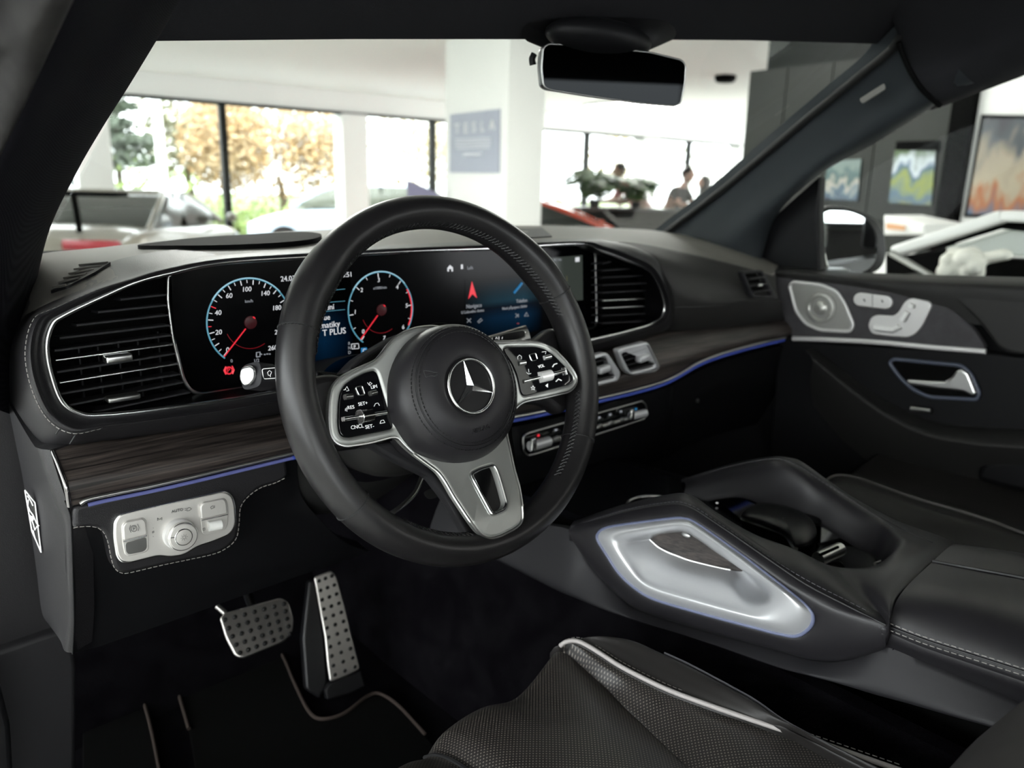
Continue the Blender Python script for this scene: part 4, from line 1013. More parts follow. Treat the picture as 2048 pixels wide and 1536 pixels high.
# match counts
um = []
for i, (a, b) in enumerate(zip(uo, ui)):
    p = a.lerp(b, .5); p.z += .006 if i < 8 or i > 13 else .002; um.append(p)
uw = [Vector((p.x + (.012 if i < 9 else (-.012 if i > 13 else 0)), p.y + (.01 if 8 < i < 14 else 0), min(H - .425, p.z - .03))) for i, p in enumerate(ui)]
link('rail_and_saddle', loft([[p + Vector((0, 0, -.02)) for p in uo], uo, um, ui, uw], nu=120, m=6, ang=70, back=(0, 0, -.004)), M['nappa'], con, 'smooth leather rails joined behind the cup holders')
ln1 = spline([p + vnorm(p) * .001 for p in uo[:9]], 10)
link('seam', tube(ln1, .0011, seg=6), M['threadd'], con)
def off_line(A_, B_, t, l=.0016): return spline([a.lerp(b, t) + vnorm(a) * l for a, b in zip(A_, B_)], 10)
link('stitching', stitches(off_line(uo[:9], um[:9], .22, .003), .004, .0018, .0004), M['threadm'], con, 'dim grey stitching', kind='stuff')
sd = [PX(x - 2, y + 7, .7115) for x, y in [(1142,1062),(1239,1026),(1325,1009),(1374,1012),(1440,1054),(1544,1125),(1611,1170),(1696,1214),(1768,1250)]]
link('stitching', stitches(spline(sd, 10), .004, .0018, .0004), M['threadm'], con, 'dim grey stitching', kind='stuff')
link('stitching', stitches(off_line(uo[13:], um[13:], 1.2, .004), .004, .0018, .0004), M['threadm'], con, 'dim grey stitching', kind='stuff')
link('seam', tube(off_line(uo[12:], um[12:], .8, .003), .0009, seg=6), M['threadd'], con)
# tray between the rails
ty = [Vector((.772, .15, H - .428)), Vector((1.0, .15, H - .428)), Vector((1.0, .86, H - .462)), Vector((.772, .86, H - .462))]
TNn = Vector((0, .048, 1)).normalized(); TP = ty[0]
def tray(x, y, l=0): return PN(x, y, TP + TNn * l, TNn)
link('tray', plate(ty, .012, nrm=TNn), M['gloss'], con, 'glossy black tray')
link('cup_ring', tube(ringpts(tray(1310, 1012, .004), TNn, .040, 40), .0022, True, 8), M['silver'], con, 'silver cup holder ring')
link('cup_well', lathe([(.039, .001), (.037, .0012)], tray(1310, 1012), TNn, 32), M['black'], con)
link('cup_ring', tube(ringpts(tray(1545, 985, .004), TNn, .040, 40), .0020, True, 8), M['plastic_s'], con)
link('cup_well', lathe([(.039, .001), (.037, .0012)], tray(1545, 985), TNn, 32), M['black'], con)
tp = [(1484,1040),(1500,1022),(1530,1014),(1590,1026),(1622,1046),(1632,1072),(1618,1092),(1592,1097),(1580,1082),(1560,1068),(1520,1052)]
t0_ = [tray(x, y, .004) for x, y in tp]; t1_ = [tray(x, y - 8, .022) for x, y in tp]; c_ = sum(t1_, Vector()) / len(t1_)
t2_ = [p.lerp(c_, .35) + Vector((0, 0, .006)) for p in t1_]
link('palm_rest', loft([t0_, t1_, t2_, [p.lerp(c_ + Vector((0, 0, .007)), .97) for p in t2_]], nu=66, closed=True, m=4, ang=80), M['plastic_s'], con, 'raised black palm rest with touch pad')
link('palm_rest_edge', tube(spline([tray(x, y, .010) for x, y in [(1484,1036),(1510,1046),(1550,1060),(1572,1071),(1585,1090),(1592,1098)]], 6), .0030, seg=8), M['silver'], con, 'bright edge of the palm rest')
tq = [(1556,1010),(1590,998),(1625,1010),(1642,1035),(1638,1052),(1615,1046),(1590,1030)]
b0 = [tray(x, y, .0) for x, y in tq]; b1 = [tray(x, y - 6, .02) for x, y in tq]; cb = sum(b1, Vector()) / len(b1)
link('tray_block', loft([b0, b1, [p.lerp(cb, .9) + Vector((0, 0, .004)) for p in b1]], nu=49, closed=True, m=4, ang=80), M['plastic'], con)
link('volume_roller', tube([tray(1636, 1118, .012), tray(1680, 1098, .012)], .0085, seg=20), M['silver'], con, 'silver volume roller')
link('roller_groove', tube([tray(1640, 1110, .020), tray(1676, 1094, .020)], .0018, seg=8), M['black'], con)
link('tray_rim', tube(spline([tray(x, y, .006) for x, y in [(1750,1128),(1764,1122),(1774,1112)]], 4), .0022, seg=8), M['silver'], con)
link('tray_light', ellipsoid(tray(1434, 1006, .004), (.002, .002, .001), sub=2), M['whiteprint'], con)
link('console_core', box((.895, .55, H - .57), (.20, .9, .20)), M['black'], con)
fr1 = LY([(1200,905,.86),(1230,921,.83),(1300,942,.76),(1362,960,.70)]); fr2 = [p + Vector((.01, 0, -.03)) for p in fr1]
link('front_rail', loft([fr1, [p + Vector((-.012, 0, -.006)) for p in fr1], [p + Vector((-.012, 0, -.04)) for p in fr1]], nu=20, m=4, back=(.02, 0, 0)), M['plastic_s'], con)

# armrest
ar = thing('armrest', 'padded black leather armrest lid behind the console tray', 'armrest', (.86, .0, H - .42))
a0 = LX([(1772,1294),(1850,1326),(1950,1366),(2060,1410),(2200,1470)], .722)
a1 = LX([(1776,1252),(1850,1280),(1950,1312),(2060,1347),(2200,1392)], .712)
a2 = [PZ(1800, 1190, -.374), PZ(1900, 1205, -.366), PZ(2000, 1230, -.362), PZ(2110, 1262, -.360), PZ(2260, 1300, -.358)]
a3 = [PZ(1858, 1130, -.380), PZ(1940, 1146, -.372), PZ(2040, 1165, -.368), PZ(2150, 1190, -.366), PZ(2300, 1225, -.364)]
a4 = [PZ(1912, 1088, -.390), PZ(1990, 1098, -.382), PZ(2080, 1112, -.378), PZ(2200, 1130, -.376), PZ(2350, 1150, -.374)]
a5 = [p + Vector((.03, 0, -.05)) for p in a4]
link('lid', loft([a0, a1, a2, a3, a4, a5], nu=50, m=6, ang=70, back=(0, 0, -.006)), M['nappa'], ar, 'two padded lid halves')
link('front_edge', loft([[p[0] for p in (a0, a1, a2, a3, a4)], [p[0] + Vector((.004, .006, -.03)) for p in (a0, a1, a2, a3, a4)]], nu=30, m=3, back=(.002, -.01, 0)), M['nappa'], ar)
link('seam', tube(spline([p + vnorm(p) * .0015 for p in a1], 8), .001, seg=6), M['threadd'], ar)
for dy in (-6, 8):
    s_ = LX([(1778,1252 + dy),(1850,1280 + dy),(1950,1312 + dy),(2060,1347 + dy)], .7095 if dy > 0 else .711)
    s_ = [p + vnorm(p) * .003 for p in s_]
    link('stitching', stitches(spline(s_, 14), .0042, .0018, .00045), M['thread'], ar, 'grey stitching', kind='stuff')
link('lid_gap', tube(spline([a.lerp(b, .12) + Vector((0, 0, .0015)) for a, b in zip(a3, a4)], 8), .0016, seg=6), M['threadd'], ar)

# ================================================================== PASSENGER DOOR
door = thing('passenger_door', 'black door card of the far front door with silver controls and open window above', 'door panel', (1.55, .4, H - .5))
DX = 1.50
def dp(x, y, l=0): return PX(x, y, DX - l)
ledge = [LX([(1537,533),(1600,537),(1672,543),(1758,548),(1900,552),(2060,556),(2250,560)], 1.56),
         LX([(1540,537),(1600,543),(1672,550),(1758,556),(1900,562),(2060,568),(2250,575)], 1.51),
         LX([(1549,545),(1620,550),(1700,560),(1786,572),(1900,580),(2060,590),(2250,604)], 1.495),
         LX([(1552,560),(1620,570),(1700,580),(1786,596),(1900,640),(2060,660),(2250,684)], 1.505)]
link('window_ledge', loft(ledge, nu=56, m=5, back=(.02, 0, 0)), M['softpad'], door, 'soft ledge below the window')
card = [(1549,546),(1640,552),(1786,572),(1858,590),(1901,616),(1947,658),(1974,700),(1800,690),(1680,682),(1584,676),(1562,642),(1552,590)]
link('control_panel', plate(fillet([dp(x, y, .0) for x, y in card], .012), .02, .004), pbr('grey suede trim', (.040, .038, .041), .8, bump=('noise', 700, .4, .001), var=(60, (.050, .048, .052))), door, 'dark suede panel carrying the controls')
outer = [(1858,575),(1905,596),(1955,640),(2003,705),(2250,735),(2250,600),(2060,575)]
link('rear_pad', plate(fillet([dp(x, y, .004) for x, y in outer], .02), .02, .006), M['softpad'], door)
link('silver_strip', tube(spline([dp(x, y, .006) for x, y in [(1586,677),(1650,679),(1750,684),(1860,694),(1972,703)]], 8), .0050, seg=10), M['seatsilver'], door, 'pale silver trim strip')
cardl = [(1560,640),(1584,682),(1800,696),(1974,706),(2250,740),(2250,1300),(1560,1200),(1540,900)]
link('lower_card', plate(fillet([dp(x, y, -.006) for x, y in cardl], .02), .03, .004), M['plastic'], door, 'black lower door card')
# speaker
sk = thing('door_speaker', None, None); sk.parent = door; sk['label'] = 'silver tweeter grille shaped like a leaf'; sk.location = dp(1640, 616) - door.location
so_ = fillet([dp(x, y, .005) for x, y in [(1579,572),(1586,564),(1643,570),(1674,583),(1690,608),(1707,650),(1700,663),(1640,660),(1612,648),(1592,622)]], .010)
link('speaker_rim', tube(so_, .0035, True, 8), M['seatsilver'], sk); link('speaker_mesh', plate(so_, .006, .001), M['spkmesh'], sk, 'perforated silver mesh')
sc2 = dp(1641, 616, .007)
link('speaker_cone', lathe([(.031, 0), (.029, .003), (.024, .004), (.021, .001), (.014, .001), (.010, .0045), (.002, .006)], sc2, (-1, 0, 0), 36), M['spkmesh'], sk)
# memory buttons
mb = thing('memory_buttons', None, None); mb.parent = door; mb['label'] = 'pale pill shaped seat memory buttons'; mb.location = dp(1746, 600) - door.location
pl_ = []
for k in range(9): a = math.pi / 2 + math.pi * k / 8; pl_.append((1720 + 14 * math.cos(a), 599 - 13.5 * math.sin(a)))
for k in range(9): a = -math.pi / 2 + math.pi * k / 8; pl_.append((1770 + 14 * math.cos(a), 605 - 13.5 * math.sin(a)))
link('button_plate', plate([dp(x, y, .007) for x, y in pl_], .008, .002), M['seatsilver'], mb)
link('button_gap', tube([dp(1745, 588, .0075), dp(1745, 617, .0075)], .0006, seg=5), M['silverdark'], mb)
stroke('button_print', [[(1727,598),(1730,603)], [(1763,600),(1766,605)]], .0012, M['greyprint'], mb, None, f=lambda x, y, l: dp(x, y, .0075))
# seat adjuster
sj = thing('seat_adjuster', None, None); sj.parent = door; sj['label'] = 'seat shaped adjuster on a pale silver plate'; sj.location = dp(1800, 640) - door.location
sa_ = [(1735,652),(1741,635),(1752,630),(1786,632),(1796,625),(1809,603),(1821,596),(1858,603),(1863,612),(1844,652),(1829,669),(1815,675),(1772,672),(1743,668)]
link('adjuster_plate', plate(fillet([dp(x, y, .007) for x, y in sa_], .007), .008, .002), M['seatsilver'], sj)
link('cushion_switch', tube([dp(1748, 655, .011), dp(1786, 659, .011), dp(1798, 652, .011)], .0055, seg=10), M['white'], sj)
link('backrest_switch', tube([dp(1803, 641, .011), dp(1814, 623, .011)], .0052, seg=10), M['white'], sj)
link('headrest_switch', tube([dp(1820, 615, .011), dp(1825, 608, .011)], .0048, seg=10), M['white'], sj)
stroke('switch_shadow_gap', [[(1752,661),(1786,665),(1803,656)], [(1809,644),(1820,626)], [(1828,616),(1830,609)]], .0013, M['silverdark'], sj, None, f=lambda x, y, l: dp(x, y, .009))
# inner handle
hd = thing('door_handle', None, None); hd.parent = door; hd['label'] = 'silver inner door release in a dark cup'; hd.location = dp(1870, 760) - door.location
hr = fillet([dp(x, y, .002) for x, y in [(1779,726),(1787,718),(1924,731),(1942,748),(1959,786),(1954,799),(1858,794),(1826,779),(1800,755)]], .010)
link('handle_cup', plate(hr, .006), M['black'], hd); link('handle_rim', tube(hr, .0038, True, 8), pbr('blue grey rim', (.06, .07, .10), .4), hd, 'blue-grey rim')
hv = [(1812,759),(1860,762),(1889,763),(1902,755),(1912,741),(1925,738),(1936,746),(1953,788),(1945,793),(1925,783),(1870,777),(1815,769)]
link('release_lever', plate(fillet([dp(x, y, .012) for x, y in hv], .004), .012, .004), M['silver'], hd, 'satin silver lever')
link('lock_button', tube([dp(1822, 817, .012), dp(1862, 822, .014)], .0050, seg=10), M['silverdark'], door)
# armrest and pull
g0 = LX([(1612,700),(1680,752),(1760,808),(1850,848),(1950,862),(2060,866),(2250,870)], 1.475)
g1 = LX([(1622,712),(1690,768),(1770,826),(1855,866),(1950,884),(2060,892),(2250,900)], 1.435)
g2 = LX([(1625,730),(1690,788),(1770,846),(1855,884),(1950,900),(2060,908),(2250,918)], 1.44)
g3 = LX([(1620,760),(1680,830),(1760,890),(1850,930),(1950,945),(2060,950),(2250,960)], 1.475)
link('door_armrest', loft([[p + Vector((.05, 0, 0)) for p in g0], g0, g1, g2, g3, [p + Vector((.03, 0, -.06)) for p in g3]], nu=56, m=5, ang=80), M['softpad'], door, 'long sloping armrest')
pkt = LX([(1960,925),(2020,918),(2250,925),(2250,1000),(2040,985),(1950,960)], 1.46)
link('door_pocket', plate(fillet(pkt, .02), .04, .01), M['plastic'], door)
# window glass and frame
gl_ = [PX(x, y, 1.58) for x, y in [(1542,536),(1642,345),(1860,208),(2060,135),(2260,60),(2260,562),(1800,548)]]
wg = link('window_1', plate(gl_, .004), M['cabglass'], None, None, kind='structure')

# ================================================================== DOOR MIRROR
dm = thing('door_mirror', 'black exterior door mirror seen through the passenger window', 'mirror', PX(1700, 480, 1.78))
mn = Vector((-.62, -.78, .02)).normalized(); mp0 = PX(1700, 480, 1.76)
def mm_(x, y, l=0): return PN(x, y, mp0 + mn * l, mn)
mo = [(1636,424),(1655,412),(1700,415),(1745,432),(1766,460),(1772,500),(1765,535),(1735,552),(1655,552),(1648,520),(1640,470)]
mi = [(1640,432),(1655,421),(1698,422),(1732,436),(1752,462),(1757,500),(1748,530),(1722,548),(1660,549),(1652,515),(1644,470)]
mo_ = fillet([mm_(*p) for p in mo], .03); c0 = sum(mo_, Vector()) / len(mo_)
link('mirror_housing', loft([[p + mn * .006 for p in [q.lerp(c0, .05) for q in mo_]], mo_, [p - mn * .03 for p in mo_], [p.lerp(c0, .25) - mn * .09 for p in mo_], [p.lerp(c0, .8) - mn * .12 for p in mo_]], nu=len(mo_), closed=True, m=3, ang=80, capends=True), M['plastic_s'], dm)
link('mirror_glass', plate(fillet([mm_(x, y, .010) for x, y in mi], .025), .003, nrm=mn), M['mirror'], dm, 'reflecting glass')
link('mirror_arm', box(PX(1650, 556, 1.68), (.14, .06, .04), bevel=.01), M['plastic_s'], dm)

# ================================================================== PILLARS, ROOF LINING, WINDSCREEN
rp = thing('windscreen_pillar', 'grey-blue trimmed far windscreen pillar running up to the roof', 'pillar', (1.5, 1.0, H - .1))
ra_ = LX([(1334,466,1.52),(1450,378,1.49),(1600,252,1.45),(1700,170,1.41),(1770,114,1.385),(1792,92,1.375),(1822,50,1.35)])
rb_ = LX([(1385,480,1.50),(1500,396,1.485),(1650,285,1.455),(1750,208,1.43),(1815,158,1.41),(1840,136,1.40),(1880,100,1.38)])
rc_ = LX([(1450,500,1.49),(1540,420,1.485),(1655,325,1.47),(1760,262,1.45),(1850,208,1.43),(1890,185,1.42),(1940,160,1.40)])
rd_ = LX([(1515,530,1.53),(1552,432,1.55),(1640,348,1.54),(1755,283,1.52),(1862,216,1.50),(1905,195,1.49),(1960,170,1.47)])
link('pillar_trim', loft([[p + Vector((.01, .05, 0)) for p in ra_], ra_, rb_, rc_, rd_, [p + Vector((.05, .03, 0)) for p in rd_]], nu=56, m=6, ang=80), M['pillarpl'], rp, 'blue-grey trim')
link('glass_seal', tube(spline([p + Vector((-.006, .0, 0)) for p in ra_], 8), .0075, seg=8), M['rubber'], rp)
tag_ = fillet([PX(x, y, 1.405) for x, y in [(1718,198),(1768,166),(1772,178),(1724,208)]], .004)
link('airbag_tag', plate([p + vnorm(p) * .02 for p in tag_], .002, .0005), pbr('dull tan tag', (.10, .095, .085), .5), rp, 'small tan tag')
sa2 = [(1508,528),(1548,432),(1640,350),(1636,420),(1640,548),(1560,540)]
link('sail_panel', plate(fillet([PX(x, y, 1.56) for x, y in sa2], .01), .03, .006), M['plastic'], rp, 'black corner cover by the door mirror')
lpil = thing('windscreen_pillar', 'near windscreen pillar covered in dark woven cloth at the top left', 'pillar', (.2, .9, H))
la_ = LY([(38,830,1.02),(46,720,1.0),(62,620,.98),(95,470,.93),(150,350,.87),(200,262,.83),(255,175,.78),(310,85,.72),(372,-20,.65),(440,-130,.58)])
lm_ = LY([(-40,800,.86),(-30,690,.84),(-10,590,.82),(30,430,.77),(85,305,.72),(130,215,.68),(185,125,.64),(240,30,.59),(300,-80,.54),(360,-190,.49)])
lb_ = LY([(-150,760,.84),(-130,640,.80),(-100,520,.77),(-45,410,.72),(4,314,.675),(52,215,.63),(112,82,.56),(160,-20,.51),(215,-130,.46),(270,-240,.41)])
link('pillar_trim', loft([[p + Vector((.01, .06, 0)) for p in la_], la_, [a.lerp(b, .5) + Vector((-.002, -.012, 0)) for a, b in zip(la_, lm_)], lm_, lb_, [p + Vector((-.02, .05, 0)) for p in lb_]], nu=80, m=6, ang=80), M['woven'], lpil, 'dark woven cloth cover')
lc_ = LY([(-240,700,.86),(-220,560,.82),(-190,430,.78),(-120,330,.73),(-55,225,.68),(-12,140,.63),(22,84,.57),(70,-20,.52),(125,-130,.47),(180,-240,.42)])
link('door_seal', loft([[p + Vector((0, .02, 0)) for p in lb_], [a.lerp(b, .1) + Vector((0, -.006, 0)) for a, b in zip(lb_, lc_)], [a.lerp(b, .5) + Vector((-.003, -.014, 0)) for a, b in zip(lb_, lc_)], lc_, [p + Vector((-.01, .04, 0)) for p in lc_]], nu=80, m=5, ang=80), pbr('worn rubber', (.028, .027, .026), .6, spec=.2, bump=('noise', 60, .3, .002), var=(40, (.019, .018, .018))), lpil, 'grey rubber door seal')
link('outer_frame', loft([[p + Vector((-.01, .04, 0)) for p in lc_], [p + Vector((-.10, .06, 0)) for p in lc_]], nu=80, m=2, back=(0, .01, 0)), pbr('dark blue body paint', (.008, .012, .022), .2, coat=.5), lpil)
# windscreen and its black printed border
GN = Vector((0, .496, .868)).normalized(); GP = Vector((.85, 1.20, H - .085))
def gs(x, y, l=0): return PN(x, y, GP + GN * l, GN)
w_ = [gs(60, 512), gs(1085, 452), gs(1330, 465), gs(1785, 95), gs(1800, -150), gs(300, -150), gs(310, 85), gs(95, 480)]
link('window_2', plate(w_, .005, nrm=GN), M['cabglass'], None, None, kind='structure')
band = [gs(x, y, -.008) for x, y in [(300,84),(700,80),(1200,80),(1500,82),(1800,90),(1830,-260),(300,-260)]]
hl = thing('headliner', 'dark cloth roof lining above the windscreen', 'roof lining', (.85, .3, H + .25))
link('front_border', plate(band, .01, .002, nrm=GN), M['headliner'], hl, 'dark front edge of the lining')
xs_ = [(300, .10), (600, .35), (900, .7), (1200, 1.05), (1500, 1.3), (1840, 1.52)]
rf_ = [[gs(x, 60, -.004) for x, _ in xs_], [gs(x, -120, -.004) for x, _ in xs_], [Vector((q, .30, H + .385)) for _, q in xs_], [Vector((q, -.1, H + .425)) for _, q in xs_], [Vector((q, -.85, H + .43)) for _, q in xs_]]
link('roof_panel', loft(rf_, nu=30, m=5, ang=80, back=(0, 0, .02)), M['headliner'], hl)
side = [LX([(1800,60,1.37),(1830,110,1.38),(2060,20,1.33),(2300,-80,1.28)]), LX([(1805,90,1.385),(1850,165,1.40),(2060,80,1.37),(2300,-10,1.33)]), LX([(1835,160,1.42),(1880,200,1.43),(2060,125,1.42),(2300,30,1.40)]),
        LX([(1862,214,1.49),(1890,207,1.49),(2060,143,1.48),(2300,55,1.47)])]
side = [r_ + [Vector((r_[-1].x, -.35, r_[-1].z + .03)), Vector((r_[-1].x, -.85, r_[-1].z + .03))] for r_ in side]
link('side_lining', loft([[Vector((p.x - .15, p.y, p.z + .10)) for p in side[0]]] + side + [[p + Vector((.06, .03, 0)) for p in side[3]]], nu=48, m=5, ang=80), M['headliner'], hl)
link('lining_seam', tube(spline([p + vnorm(p) * .01 for p in LX([(1797,84,1.36),(1806,110,1.375),(1822,145,1.39),(1845,180,1.41),(1880,212,1.45)])], 6), .004, seg=6), M['black'], hl)

# ================================================================== REAR-VIEW MIRROR
rm = thing('rear_view_mirror', 'frameless black rear-view mirror hanging below the roof edge', 'mirror', PY(1230, 150, .66))
rn = Vector((-.36, -.93, -.02)).normalized(); rp0 = PY(1230, 150, .66)
def rv_(x, y, l=0): return PN(x, y, rp0 + rn * l, rn)
ro = [(1086,96),(1096,88),(1180,92),(1300,105),(1362,120),(1371,130),(1369,165),(1361,205),(1350,212),(1290,207),(1180,192),(1098,179),(1087,172),(1083,135)]
ro_ = fillet([rv_(*p) for p in ro], .006); cr_ = sum(ro_, Vector()) / len(ro_)
link('mirror_glass', plate([p + rn * .0008 for p in ro_], .002, .0008, nrm=rn), M['dimmirror'], rm, 'dark dimming glass')
link('mirror_rim', tube(ro_[:12] if 0 else ro_, .0013, True, 8), M['silverdark'], rm)
link('mirror_housing', loft([ro_, [p - rn * .012 for p in ro_], [p.lerp(cr_, .12) - rn * .026 for p in ro_], [p.lerp(cr_, .7) - rn * .038 for p in ro_]], nu=len(ro_), closed=True, m=3, ang=80, capends=True), M['plastic_s'], rm)
link('mirror_mount', loft([[gs(x, y, -.012) for x, y in ((1062,86),(1200,76),(1340,82),(1320,40),(1080,40))], [rv_(x, y, -.045) for x, y in ((1120,110),(1200,98),(1290,104),(1270,70),(1140,70))]], nu=40, closed=True, m=3, capends=True, ang=60), M['plastic'], rm)
link('sensor_cover', ellipsoid(gs(1200, 78, -.03), (.085, .045, .022), sub=3), M['plastic'], rm)
link('side_clip', tube(spline([rv_(1068, 108, -.03), rv_(1064, 118, -.03), rv_(1066, 130, -.03)], 4), .004, seg=8), M['plastic'], rm)

# ================================================================== SEATS
def zz(pts): return [PZ(x, y, z) for x, y, z in pts]
seat = thing('driver_seat', 'black leather driver seat with perforated centre and pale piping at the lower edge', 'car seat', (.42, .3, H - .6))
pip = zz([(1120,1300,-.510),(1133,1292,-.503),(1154,1291,-.500),(1178,1302,-.500),(1205,1319,-.500),(1239,1341,-.500),(1290,1368,-.500),(1342,1392,-.500),(1420,1421,-.500),(1501,1449,-.500),(1640,1496,-.500),(1800,1552,-.50)])
bol = zz([(1150,1292,-.51),(1165,1284,-.500),(1195,1278,-.492),(1228,1278,-.488),(1273,1286,-.485),(1328,1310,-.485),(1376,1332,-.485),(1444,1368,-.485),(1510,1405,-.485),(1575,1450,-.485),(1690,1510,-.485),(1850,1590,-.485)])
bom = [a.lerp(b, .5) + Vector((0, 0, .004)) for a, b in zip(pip, bol)]
sid = [p + Vector((.012, .006, -.05)) for p in bol]; sid2 = [p + Vector((.010, .004, -.16)) for p in bol]
link('side_bolster', loft([pip, bom, bol, sid, sid2], nu=60, m=6, ang=80, back=(0, 0, -.006)), M['seat'], seat, 'smooth leather side bolster')
link('piping', tube(spline([p + Vector((-.001, -.001, .0065)) for p in pip], 8), .0026, seg=8), M['piping'], seat, 'pale grey piping')
link('stitching', stitches(spline([p + Vector((.007, .002, .006)) for p in pip], 12), .004, .002, .0004), M['thread'], seat, 'grey stitching', kind='stuff')
link('outer_piping', tube(spline([p + Vector((.002, .001, .001)) for p in bol[5:]], 8), .0012, seg=6), M['threadm'], seat)
val = zz([(1100,1306,-.515),(1115,1303,-.512),(1128,1304,-.512),(1142,1315,-.514),(1158,1330,-.516),(1180,1350,-.517),(1215,1380,-.518),(1245,1412,-.518),(1285,1450,-.518),(1330,1495,-.518),(1400,1570,-.518),(1470,1650,-.518)])
inr = [a.lerp(b, .5) + Vector((0, 0, .006)) for a, b in zip(pip, val)]
link('inner_bolster', loft([pip, inr, val], nu=60, m=6, ang=80, back=(0, 0, -.012)), M['perf'], seat, 'perforated leather inner bolster')
cen_ = []
# centre cushion: true rows from right valley to the left side, each from the front lip backwards
def cushrow(x, zoff, yf=.545):
    return [Vector((x, yf - .012, H - .62 + zoff * .2)), Vector((x, yf + .006, H - .575 + zoff * .5)), Vector((x, yf - .004, H - .538 + zoff)), Vector((x, yf - .03, H - .519 + zoff)), Vector((x, yf - .08, H - .508 + zoff)), Vector((x, yf - .18, H - .508 + zoff)), Vector((x, yf - .32, H - .515 + zoff)), Vector((x, yf - .52, H - .52 + zoff))]
vr = [Vector((p.x, p.y, p.z)) for p in val]
vrow = [val[0] + Vector((0, .0, -.10)), val[0] + Vector((0, .004, -.05)), val[0] + Vector((0, .0, -.012)), val[1], val[3], val[6], val[8], val[10]]
rows = [vrow] + [cushrow(x, z, yf) for x, z, yf in ((.50, .002, .525), (.455, .004, .535), (.41, .0, .535), (.385, -.012, .53), (.36, -.006, .53), (.32, .004, .52), (.27, .015, .505), (.23, .012, .49))]
link('seat_cushion', loft(rows, nu=64, m=6, ang=80, back=(0, 0, -.02)), M['perf'], seat, 'perforated leather seat centre')
gr = [r[k] + Vector((0, 0, .002)) for r in [rows[4]] for k in range(2, 8)]
link('cushion_seam', tube(spline(gr, 6), .002, seg=6), M['threadd'], seat)
link('seat_base', box((.44, .23, H - .68), (.40, .5, .20), bevel=.03), M['plastic'], seat)
bkr = [Vector((.70, .06, H - .52)), Vector((.70, -.10, H - .10))]
def bkring(c, w, d, tilt=0):
    return [c + Vector((math.copysign(abs(math.cos(a)) ** .6, math.cos(a)) * w, math.copysign(abs(math.sin(a)) ** .6, math.sin(a)) * d, 0)) for a in [6.28319 * k / 20 for k in range(20)]]
link('backrest', loft([bkring(Vector((.46, .03, H - .62)), .22, .07), bkring(Vector((.46, .055, H - .50)), .245, .085), bkring(Vector((.46, .03, H - .36)), .245, .08), bkring(Vector((.46, -.10, H - .24)), .23, .07), bkring(Vector((.46, -.19, H - .16)), .19, .05)], nu=80, closed=True, m=4, capends=True, ang=80), M['seat'], seat)

ps = thing('passenger_seat', 'black leather passenger seat beyond the console', 'car seat', (1.27, .3, H - .6))
p_in = [PZ(x, y, z) for x, y, z in [(1640,975,-.485),(1668,955,-.470),(1710,958,-.465),(1760,975,-.465),(1830,1000,-.465),(1900,1020,-.465),(1980,1045,-.465),(2060,1075,-.465),(2200,1120,-.465)]]
p_md = [p + Vector((-.055, -.02, -.008)) for p in p_in]
p_lo = [p + Vector((-.10, -.03, -.10)) for p in p_in]
p_ct = [p + Vector((.10, .015, -.025)) for p in p_in]
p_cc = [p + Vector((.20, .02, -.02)) for p in p_in]
p_fr = [p + Vector((.34, .02, .0)) for p in p_in]
link('seat_cushion', loft([p_lo, p_md, p_in, p_ct, p_cc, p_fr], nu=54, m=6, ang=80, back=(0, 0, -.02)), M['seat'], ps, 'dark leather cushion')
link('piping', tube(spline([p + Vector((0, 0, .003)) for p in p_in], 8), .0022, seg=8), pbr('dull piping', (.10, .095, .09), .5), ps)
fl_ = [p_lo[0], p_md[0], p_in[0], p_ct[0], p_cc[0], p_fr[0]]
link('cushion_front', loft([fl_, [p + Vector((0, .02, -.04)) for p in fl_], [p + Vector((0, .0, -.14)) for p in fl_]], nu=30, m=4, ang=80, back=(0, -.02, 0)), M['seat'], ps)
link('seat_base', box((1.27, .28, H - .70), (.40, .5, .18), bevel=.03), M['plastic'], ps)
link('backrest', loft([bkring(Vector((1.24, -.05, H - .62)), .18, .07), bkring(Vector((1.24, -.07, H - .45)), .19, .085), bkring(Vector((1.24, -.16, H - .15)), .19, .075), bkring(Vector((1.24, -.2, H - .0)), .16, .06)], nu=80, closed=True, m=4, capends=True, ang=80), M['seat'], ps)

# ================================================================== PEDALS
bp_ = PY(512, 1255, .97); bn = Vector((-.10, -.80, .60)).normalized()
def bq(x, y, l=0): return PN(x, y, bp_ + bn * l, bn)
bk_ = thing('brake_pedal', 'wide steel brake pedal with black rubber studs', 'pedal', bp_)
bo = [(440,1236),(449,1226),(562,1195),(578,1204),(588,1237),(586,1264),(569,1283),(486,1317),(471,1313),(452,1277)]
link('pedal_plate', plate(fillet([bq(*p) for p in bo], .006), .006, .0025, nrm=bn), M['pedal'], bk_)
c00, c10, c01 = (455,1240), (570,1207), (486,1306)
for i in range(7):
    for j in range(5):
        u_, v_ = i / 6, j / 4; x = (450 + 118 * u_) * (1 - v_) + (480 + 100 * u_) * v_; y = (1240 - 32 * u_) * (1 - v_) + (1306 - 38 * u_) * v_
        p = bq(x, y, .0015); link('rubber_stud', ellipsoid(p, (.0036, .0024, .0036), sub=2), M['rubber'], bk_)
link('pedal_arm', tube(spline([bq(520, 1245, -.012), bq(500, 1200, -.05), bq(480, 1130, -.10)], 6), .010, seg=10, ry=.006), M['plastic_s'], bk_)
link('pedal_bracket', tube([bq(434, 1212, -.01), bq(450, 1226, -.006)], .004, seg=8), M['pedal'], bk_)
ap = PY(670, 1260, .99); an_ = Vector((-.25, -.85, .45)).normalized()
def aq(x, y, l=0): return PN(x, y, ap + an_ * l, an_)
ac = thing('accelerator_pedal', 'tall narrow steel accelerator pedal with black rubber studs', 'pedal', ap)
